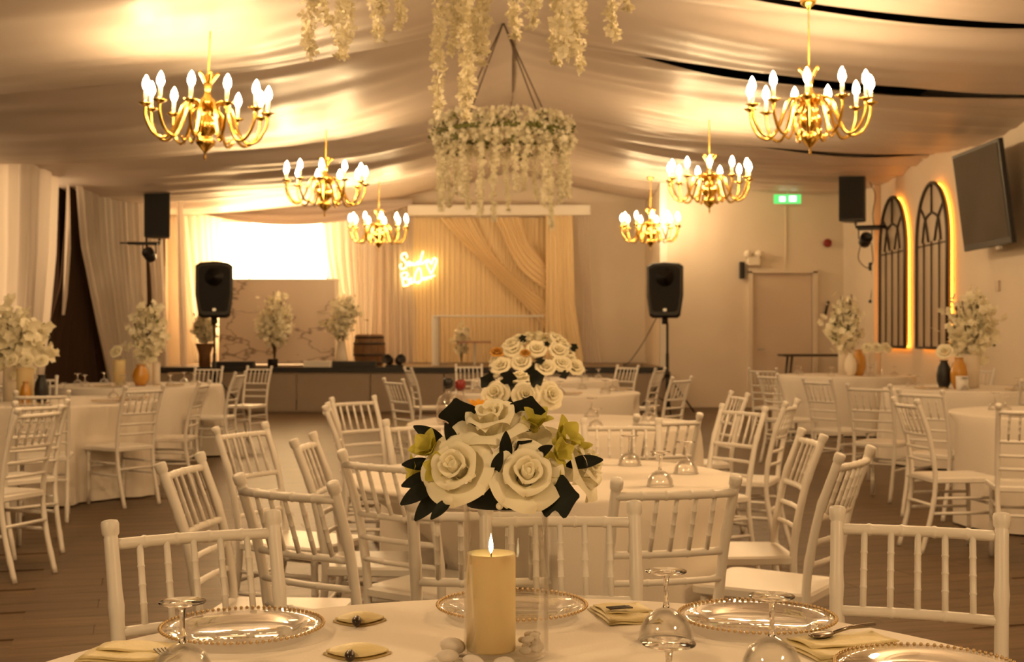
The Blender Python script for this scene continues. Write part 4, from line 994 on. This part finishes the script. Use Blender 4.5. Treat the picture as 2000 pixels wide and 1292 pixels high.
small_arr((0.03, 4.94, 0), [((-0.085, -0.05, 0.045), (-0.3, -0.8, 0.5), 0.062), ((0.02, -0.07, 0.045), (0.1, -0.9, 0.4), 0.058), ((0.105, -0.03, 0.045), (0.5, -0.8, 0.3), 0.06), ((0.0, 0.0, 0.10), (0, -0.3, 0.9), 0.05), ((-0.05, 0.05, 0.07), (-0.3, 0.6, 0.6), 0.055), ((0.07, 0.05, 0.07), (0.4, 0.5, 0.6), 0.055)],
          ('rose arrangement on the second table, right behind the front roses', 'glass cylinder vase on the second table under the roses', 'cream candle in the vase on the second table'), 0.255,
          [((-0.05, -0.06, 0.09), (0.2, -0.3, 0.8), 0.9), ((0.04, -0.08, 0.10), (0.6, -0.3, 0.3), 0.9), ((0.03, -0.09, 0.0), (0.5, -0.4, -0.4), 0.8), ((-0.02, -0.1, 0.02), (-0.7, -0.3, -0.3), 0.8), ((-0.10, -0.02, 0.08), (-0.7, -0.2, 0.5), 0.9)])
rs = []
for k in range(20):
    a = random.uniform(0, 2*pi); h = random.random(); rr = 0.27*sqrt(1-h*h*0.75)
    rs.append(((rr*cos(a)*0.85, rr*sin(a)*0.8, 0.04+0.21*h), (cos(a)*0.7, sin(a)*0.7-0.3, 0.5+h), random.uniform(0.05, 0.068)))
for p in ((-0.19, -0.18, 0.07), (-0.07, -0.21, 0.09), (0.07, -0.20, 0.06), (0.17, -0.14, 0.08), (0.25, -0.05, 0.06), (-0.12, -0.12, 0.17), (0.02, -0.15, 0.17), (0.15, -0.10, 0.16)): rs.append((p, (p[0]*1.5, -0.8, 0.6), 0.066))
small_arr((0.13, 7.95, 0), rs, ('broad rose arrangement on the third table, in front of the stage backdrop', 'glass cylinder vase on the third table under the broad rose arrangement', 'cream candle in the vase on the third table'), 0.27,
          [((0.24, -0.08, 0.17), (0.5, -0.2, 0.8), 0.7), ((-0.06, -0.15, 0.22), (-0.2, -0.1, 0.9), 0.7), ((0.03, -0.2, 0.13), (0.2, -0.5, -0.5), 0.9), ((0.17, -0.19, 0.05), (0.3, -0.4, -0.6), 0.9), ((-0.22, -0.1, 0.02), (-0.8, -0.3, -0.2), 0.9), ((0.08, -0.16, 0.2), (0.1, -0.5, 0.6), 0.6), ((-0.03, -0.22, 0.03), (0.1, -0.4, -0.7), 0.9)], [((-0.22, -0.12, 0.15), 0.05), ((-0.05, -0.22, 0.15), 0.035)])
# decanters on the third table
def decanter(loc, label, stop):
    t = thing('decanter', label, 'decanter', loc)
    obj('bottle', MB().lathe([(0.0001, 0.0), (0.062, 0.002), (0.072, 0.03), (0.072, 0.12), (0.055, 0.165), (0.022, 0.19), (0.02, 0.225), (0.028, 0.23)], 20, cap=False), M['smoke'], t)
    obj('stopper', MB().lathe([(0.016, 0.215), (0.03, 0.235), (0.03, 0.27), (0.02, 0.28)], 12), stop, t)
decanter((-0.385, 7.72, TZ+0.001), 'glass decanter with a black stopper left of the roses on the third table', M['black'])
decanter((-0.300, 7.45, TZ+0.001), 'glass decanter with a dark red stopper nearer us on the third table', M['red'])
li = thing('orange_lily', 'small orange lily bloom in a glass on the second table', 'flower', (-0.125, 4.72, TZ+0.001))
obj('tumbler', MB().lathe([(0.03, 0), (0.034, 0.25), (0.031, 0.25), (0.028, 0.005)], 16), M['glass'], li)
for k in range(7):
    a = 2*pi*k/7; o = obj('petal', leaf_mesh(0.075, 0.026).mesh('petal', M['orangeflower']), parent=li, loc=(0, 0, 0.243), rot=(radians(48), 0, a))

def blossom_tree(loc, label, H, Wd, n_br, base_h, mat='blossom', lean=0.0, dens=26):
    t = thing('blossom_branches', label, 'flowers', loc)
    for k in range(n_br):
        a = 2*pi*k/n_br+random.uniform(-0.3, 0.3); f = random.uniform(0.25, 1.0); top = (Wd*f*cos(a)+lean*H, Wd*0.7*f*sin(a), H*(1.0-0.55*f*f)*random.uniform(0.9, 1.0))
        path = smooth_path([(0, 0, 0), (top[0]*0.25, top[1]*0.25, max(base_h, top[2]*0.45)), top], 6)
        br = obj('branch', MB().tube(path, 0.007, 5), M['stem'], t)
        b = MB()
        for i in range(dens):
            q = 0.42+0.60*random.random()**0.8; p = path[min(len(path)-1, int(q*(len(path)-1)))]
            sp = 0.075*Wd/0.25
            flower_tris(b, (p.x+random.gauss(0, sp*0.6), p.y+random.gauss(0, sp*0.6), p.z+random.gauss(0, sp*0.55)), random.uniform(0.040, 0.068), 5)
        o = obj('blossom_spray', b, M[mat], br, False); o['kind'] = 'stuff'
    lf = MB()
    for i in range(14): flower_tris(lf, (random.gauss(0, Wd*0.35), random.gauss(0, Wd*0.25), base_h+random.uniform(0, H*0.4)), 0.05, 2)
    obj('foliage', lf, M['greenery'], t, False)
    return t
def pot(name, loc, profile, mat, label, cat='vase', seg=20):
    t = thing(name, label, cat, loc)
    obj('vessel', MB().lathe(profile, seg, cap=False), mat, t)
    obj('rim', MB().lathe([(profile[-1][0]-0.008, profile[-1][1]-0.004), (profile[-1][0]+0.004, profile[-1][1]-0.004), (profile[-1][0]+0.004, profile[-1][1]+0.006), (profile[-1][0]-0.008, profile[-1][1]+0.006)], seg, cap=False), mat, t)
    return t
random.seed(21)
VZ = TZ+0.001
CYL = lambda r, h: [(0.0001, 0.0), (r, 0.0), (r, h)]
AMPH = lambda r, h: [(0.0001, 0), (r*0.55, 0), (r*0.95, h*0.25), (r, h*0.5), (r*0.85, h*0.75), (r*0.45, h*0.95), (r*0.5, h)]
# near left table
pot('vase', (-4.10, 10.5, VZ), CYL(0.07, 0.30), M['ceramic'], 'pale vase under the wide blossom on the near left table')
blossom_tree((-4.10, 10.5, VZ+0.02), 'wide cream blossom branches on the near left table', 0.78, 0.34, 15, 0.36, dens=34)
pot('candle_holder', (-3.88, 10.2, VZ), CYL(0.065, 0.27), M['wax'], 'yellow candle cylinder on the near left table', 'candle')
for k, x in enumerate((-3.98, -3.86, -3.75)):
    b = MB(); rose_blob(b, (0, 0, 0), (0.2*k-0.2, -0.8, 0.5), 0.062); tag(obj('white_rose', b, M['petal'], loc=(x, 10.2, VZ+0.325)), ('leftmost', 'middle', 'rightmost')[k]+' of three white rose heads on the near left candle cylinder', 'flower')
pot('bottle', (-3.72, 10.12, VZ), AMPH(0.055, 0.22), M['black'], 'dark bottle beside the candle cylinder on the near left table', 'bottle')
pot('gold_vase', (-3.80, 10.0, VZ), AMPH(0.04, 0.17), M['goldv'], 'small amber vase in front of the dark bottle on the near left table')
# far left table
pot('candle_holder', (-4.22, 13.75, VZ), CYL(0.065, 0.27), M['wax'], 'tall pale candle cylinder on the far left table', 'candle')
b = MB(); rose_blob(b, (0, 0, 0), (-0.3, -0.8, 0.5), 0.08); tag(obj('white_rose', b, M['petal'], loc=(-4.24, 13.75, VZ+0.35)), 'white rose head on the pale candle cylinder, far left table', 'flower')
pot('vase', (-3.98, 14.0, VZ), CYL(0.07, 0.26), M['ceramic'], 'pale vase under the upright blossom on the far left table')
blossom_tree((-3.98, 14.0, VZ+0.02), 'upright cream blossom branches on the far left table', 0.98, 0.22, 13, 0.30, dens=34)
pot('gold_vase', (-3.96, 13.65, VZ), AMPH(0.09, 0.22), M['goldv'], 'round amber-orange vase on the far left table')
pot('vase', (-3.82, 13.75, VZ), CYL(0.04, 0.24), M['ceramic'], 'slim white vase right of the amber-orange vase on the far left table')
# middle right table
pot('vase', (4.68, 13.1, VZ), CYL(0.10, 0.34), M['ceramic'], 'broad white vase on the middle right table')
blossom_tree((4.70, 13.15, VZ+0.02), 'wide cream blossom branches under the television', 1.0, 0.32, 16, 0.36, dens=34)
pot('patterned_vase', (4.37, 12.95, VZ), AMPH(0.075, 0.28), M['black'], 'black patterned vase on the middle right table')
pot('gold_vase', (4.47, 12.8, VZ), AMPH(0.085, 0.31), M['goldv'], 'tall amber-gold vase on the middle right table')
tag(obj('place_card', MB().box((0, 0, 0.07), (0.12, 0.01, 0.14)), M['paper'], loc=(4.40, 12.5, VZ), rot=(-0.15, 0, 0)), 'blank white card standing before the gold vase', 'card')
b = MB(); rose_blob(b, (0, 0, 0), (-0.4, -0.8, 0.5), 0.09); tag(obj('white_rose', b, M['petal'], loc=(4.38, 12.95, VZ+0.36)), 'white rose head on the black patterned vase', 'flower')
# far right table
pot('vase', (4.50, 17.3, VZ), CYL(0.09, 0.36), M['ceramic'], 'pale vase under the blossom on the far right table')
blossom_tree((4.50, 17.3, VZ+0.02), 'upright cream blossom branches by the corner on the far right table', 1.15, 0.27, 14, 0.40, dens=34)
pot('gold_vase', (4.60, 17.0, VZ), AMPH(0.10, 0.34), M['goldv'], 'amber-gold vase on the far right table')
pot('vase', (4.46, 16.85, VZ), AMPH(0.08, 0.30), M['ceramic'], 'white vase left of the gold vase on the far right table')
pot('low_vase', (4.86, 17.1, VZ), CYL(0.09, 0.30), M['vglass'], 'clear vase carrying low roses on the far right table')
for k, x in enumerate((4.74, 4.86, 4.98)):
    b = MB(); rose_blob(b, (0, 0, 0), (0.3*k-0.3, -0.8, 0.5), 0.085); tag(obj('white_rose', b, M['petal'], loc=(x, 17.08, VZ+0.355)), ('leftmost', 'middle', 'rightmost')[k]+' of three low white rose heads on the far right table', 'flower')
# on the stage
pot('plant_pot', (-4.13, 22.1, DK+0.001), CYL(0.09, 0.13), M['black'], 'black pot on the stage before the marble booth', 'pot')
blossom_tree((-4.10, 22.1, DK+0.06), 'cream blossom tree in a black pot before the marble booth', 1.32, 0.36, 15, 0.45, dens=34)
pot('lantern', (-2.97, 22.3, DK+0.001), [(0.0001, 0), (0.13, 0), (0.10, 0.2), (0.06, 0.42), (0.07, 0.44)], M['ceramic'], 'white tapered lantern vase on the stage left of the barrel', 'vase')
blossom_tree((-2.95, 22.3, DK+0.36), 'cream blossom branches in the white lantern vase beside the barrel', 0.95, 0.33, 14, 0.16, dens=34)
pot('plinth', (-5.33, 22.2, DK+0.001), [(0.0001, 0), (0.10, 0), (0.10, 0.22), (0.16, 0.40)], M['oak'], 'small wooden urn on the stage behind the left loudspeaker', 'urn')
blossom_tree((-5.33, 22.2, DK+0.36), 'cream blossom branches behind the left loudspeaker', 0.60, 0.24, 11, 0.10, dens=34)
blossom_tree((-0.95, 23.95, DK+0.03), 'pale blossom branches seen through the clear acrylic table', 0.75, 0.22, 8, 0.2, dens=20)

# ------------------------------------------------------------------ settings on the further tables (glasses, chargers, napkins)
random.seed(9)
SET = [((0.12, 4.94), 0.75, 'second table', [(45, 0.52), (5, 0.56), (318, 0.55), (90, 0.5)], []),
       ((0.25, 7.90), 0.90, 'third table', [(k*45+20, 0.66) for k in range(8)], []),
       ((0.32, 12.2), 0.90, 'fourth table', [(k*45+10, 0.66) for k in range(8)], [0, 90, 270, 180]),
       ((0.40, 15.7), 0.90, 'table before the stage', [(k*45, 0.66) for k in range(8)], []),
       ((-3.85, 10.5), 0.92, 'near left table', [(k*45+5, 0.66) for k in range(6)], [0, 320, 270]),
       ((-4.08, 13.9), 0.92, 'far left table', [(k*45+5, 0.62) for k in range(8)], [300, 250]),
       ((4.00, 8.9), 0.92, 'near right table', [(k*45+100, 0.62) for k in range(4)], [200, 250]),
       ((4.75, 13.1), 0.92, 'middle right table', [(k*45+150, 0.66) for k in range(6)], [200, 270]),
       ((4.50, 17.3), 0.92, 'far right table', [(k*45+150, 0.66) for k in range(5)], [])]
SIDE = ['right', 'far right', 'far', 'far left', 'left', 'near left', 'near', 'near right']
def side(a): return SIDE[int(round((a % 360)/45)) % 8]
for (cx, cy), R, nm, gl, pls in SET:
    for a, r in gl:
        sd = side(a); a = radians(a); dup(g0, (cx+r*cos(a), cy+r*sin(a), TZ+0.001), 0, 'upturned coupe glass at the '+sd+' side of the '+nm, 'coupe glasses on the '+nm)
    for a in pls:
        sd = side(a+14); a = radians(a); dup(p0, (cx+(R-0.20)*cos(a+0.25), cy+(R-0.20)*sin(a+0.25), TZ+0.001), 0, 'gold-rimmed charger plate at the '+sd+' side of the '+nm, 'charger plates on the '+nm)
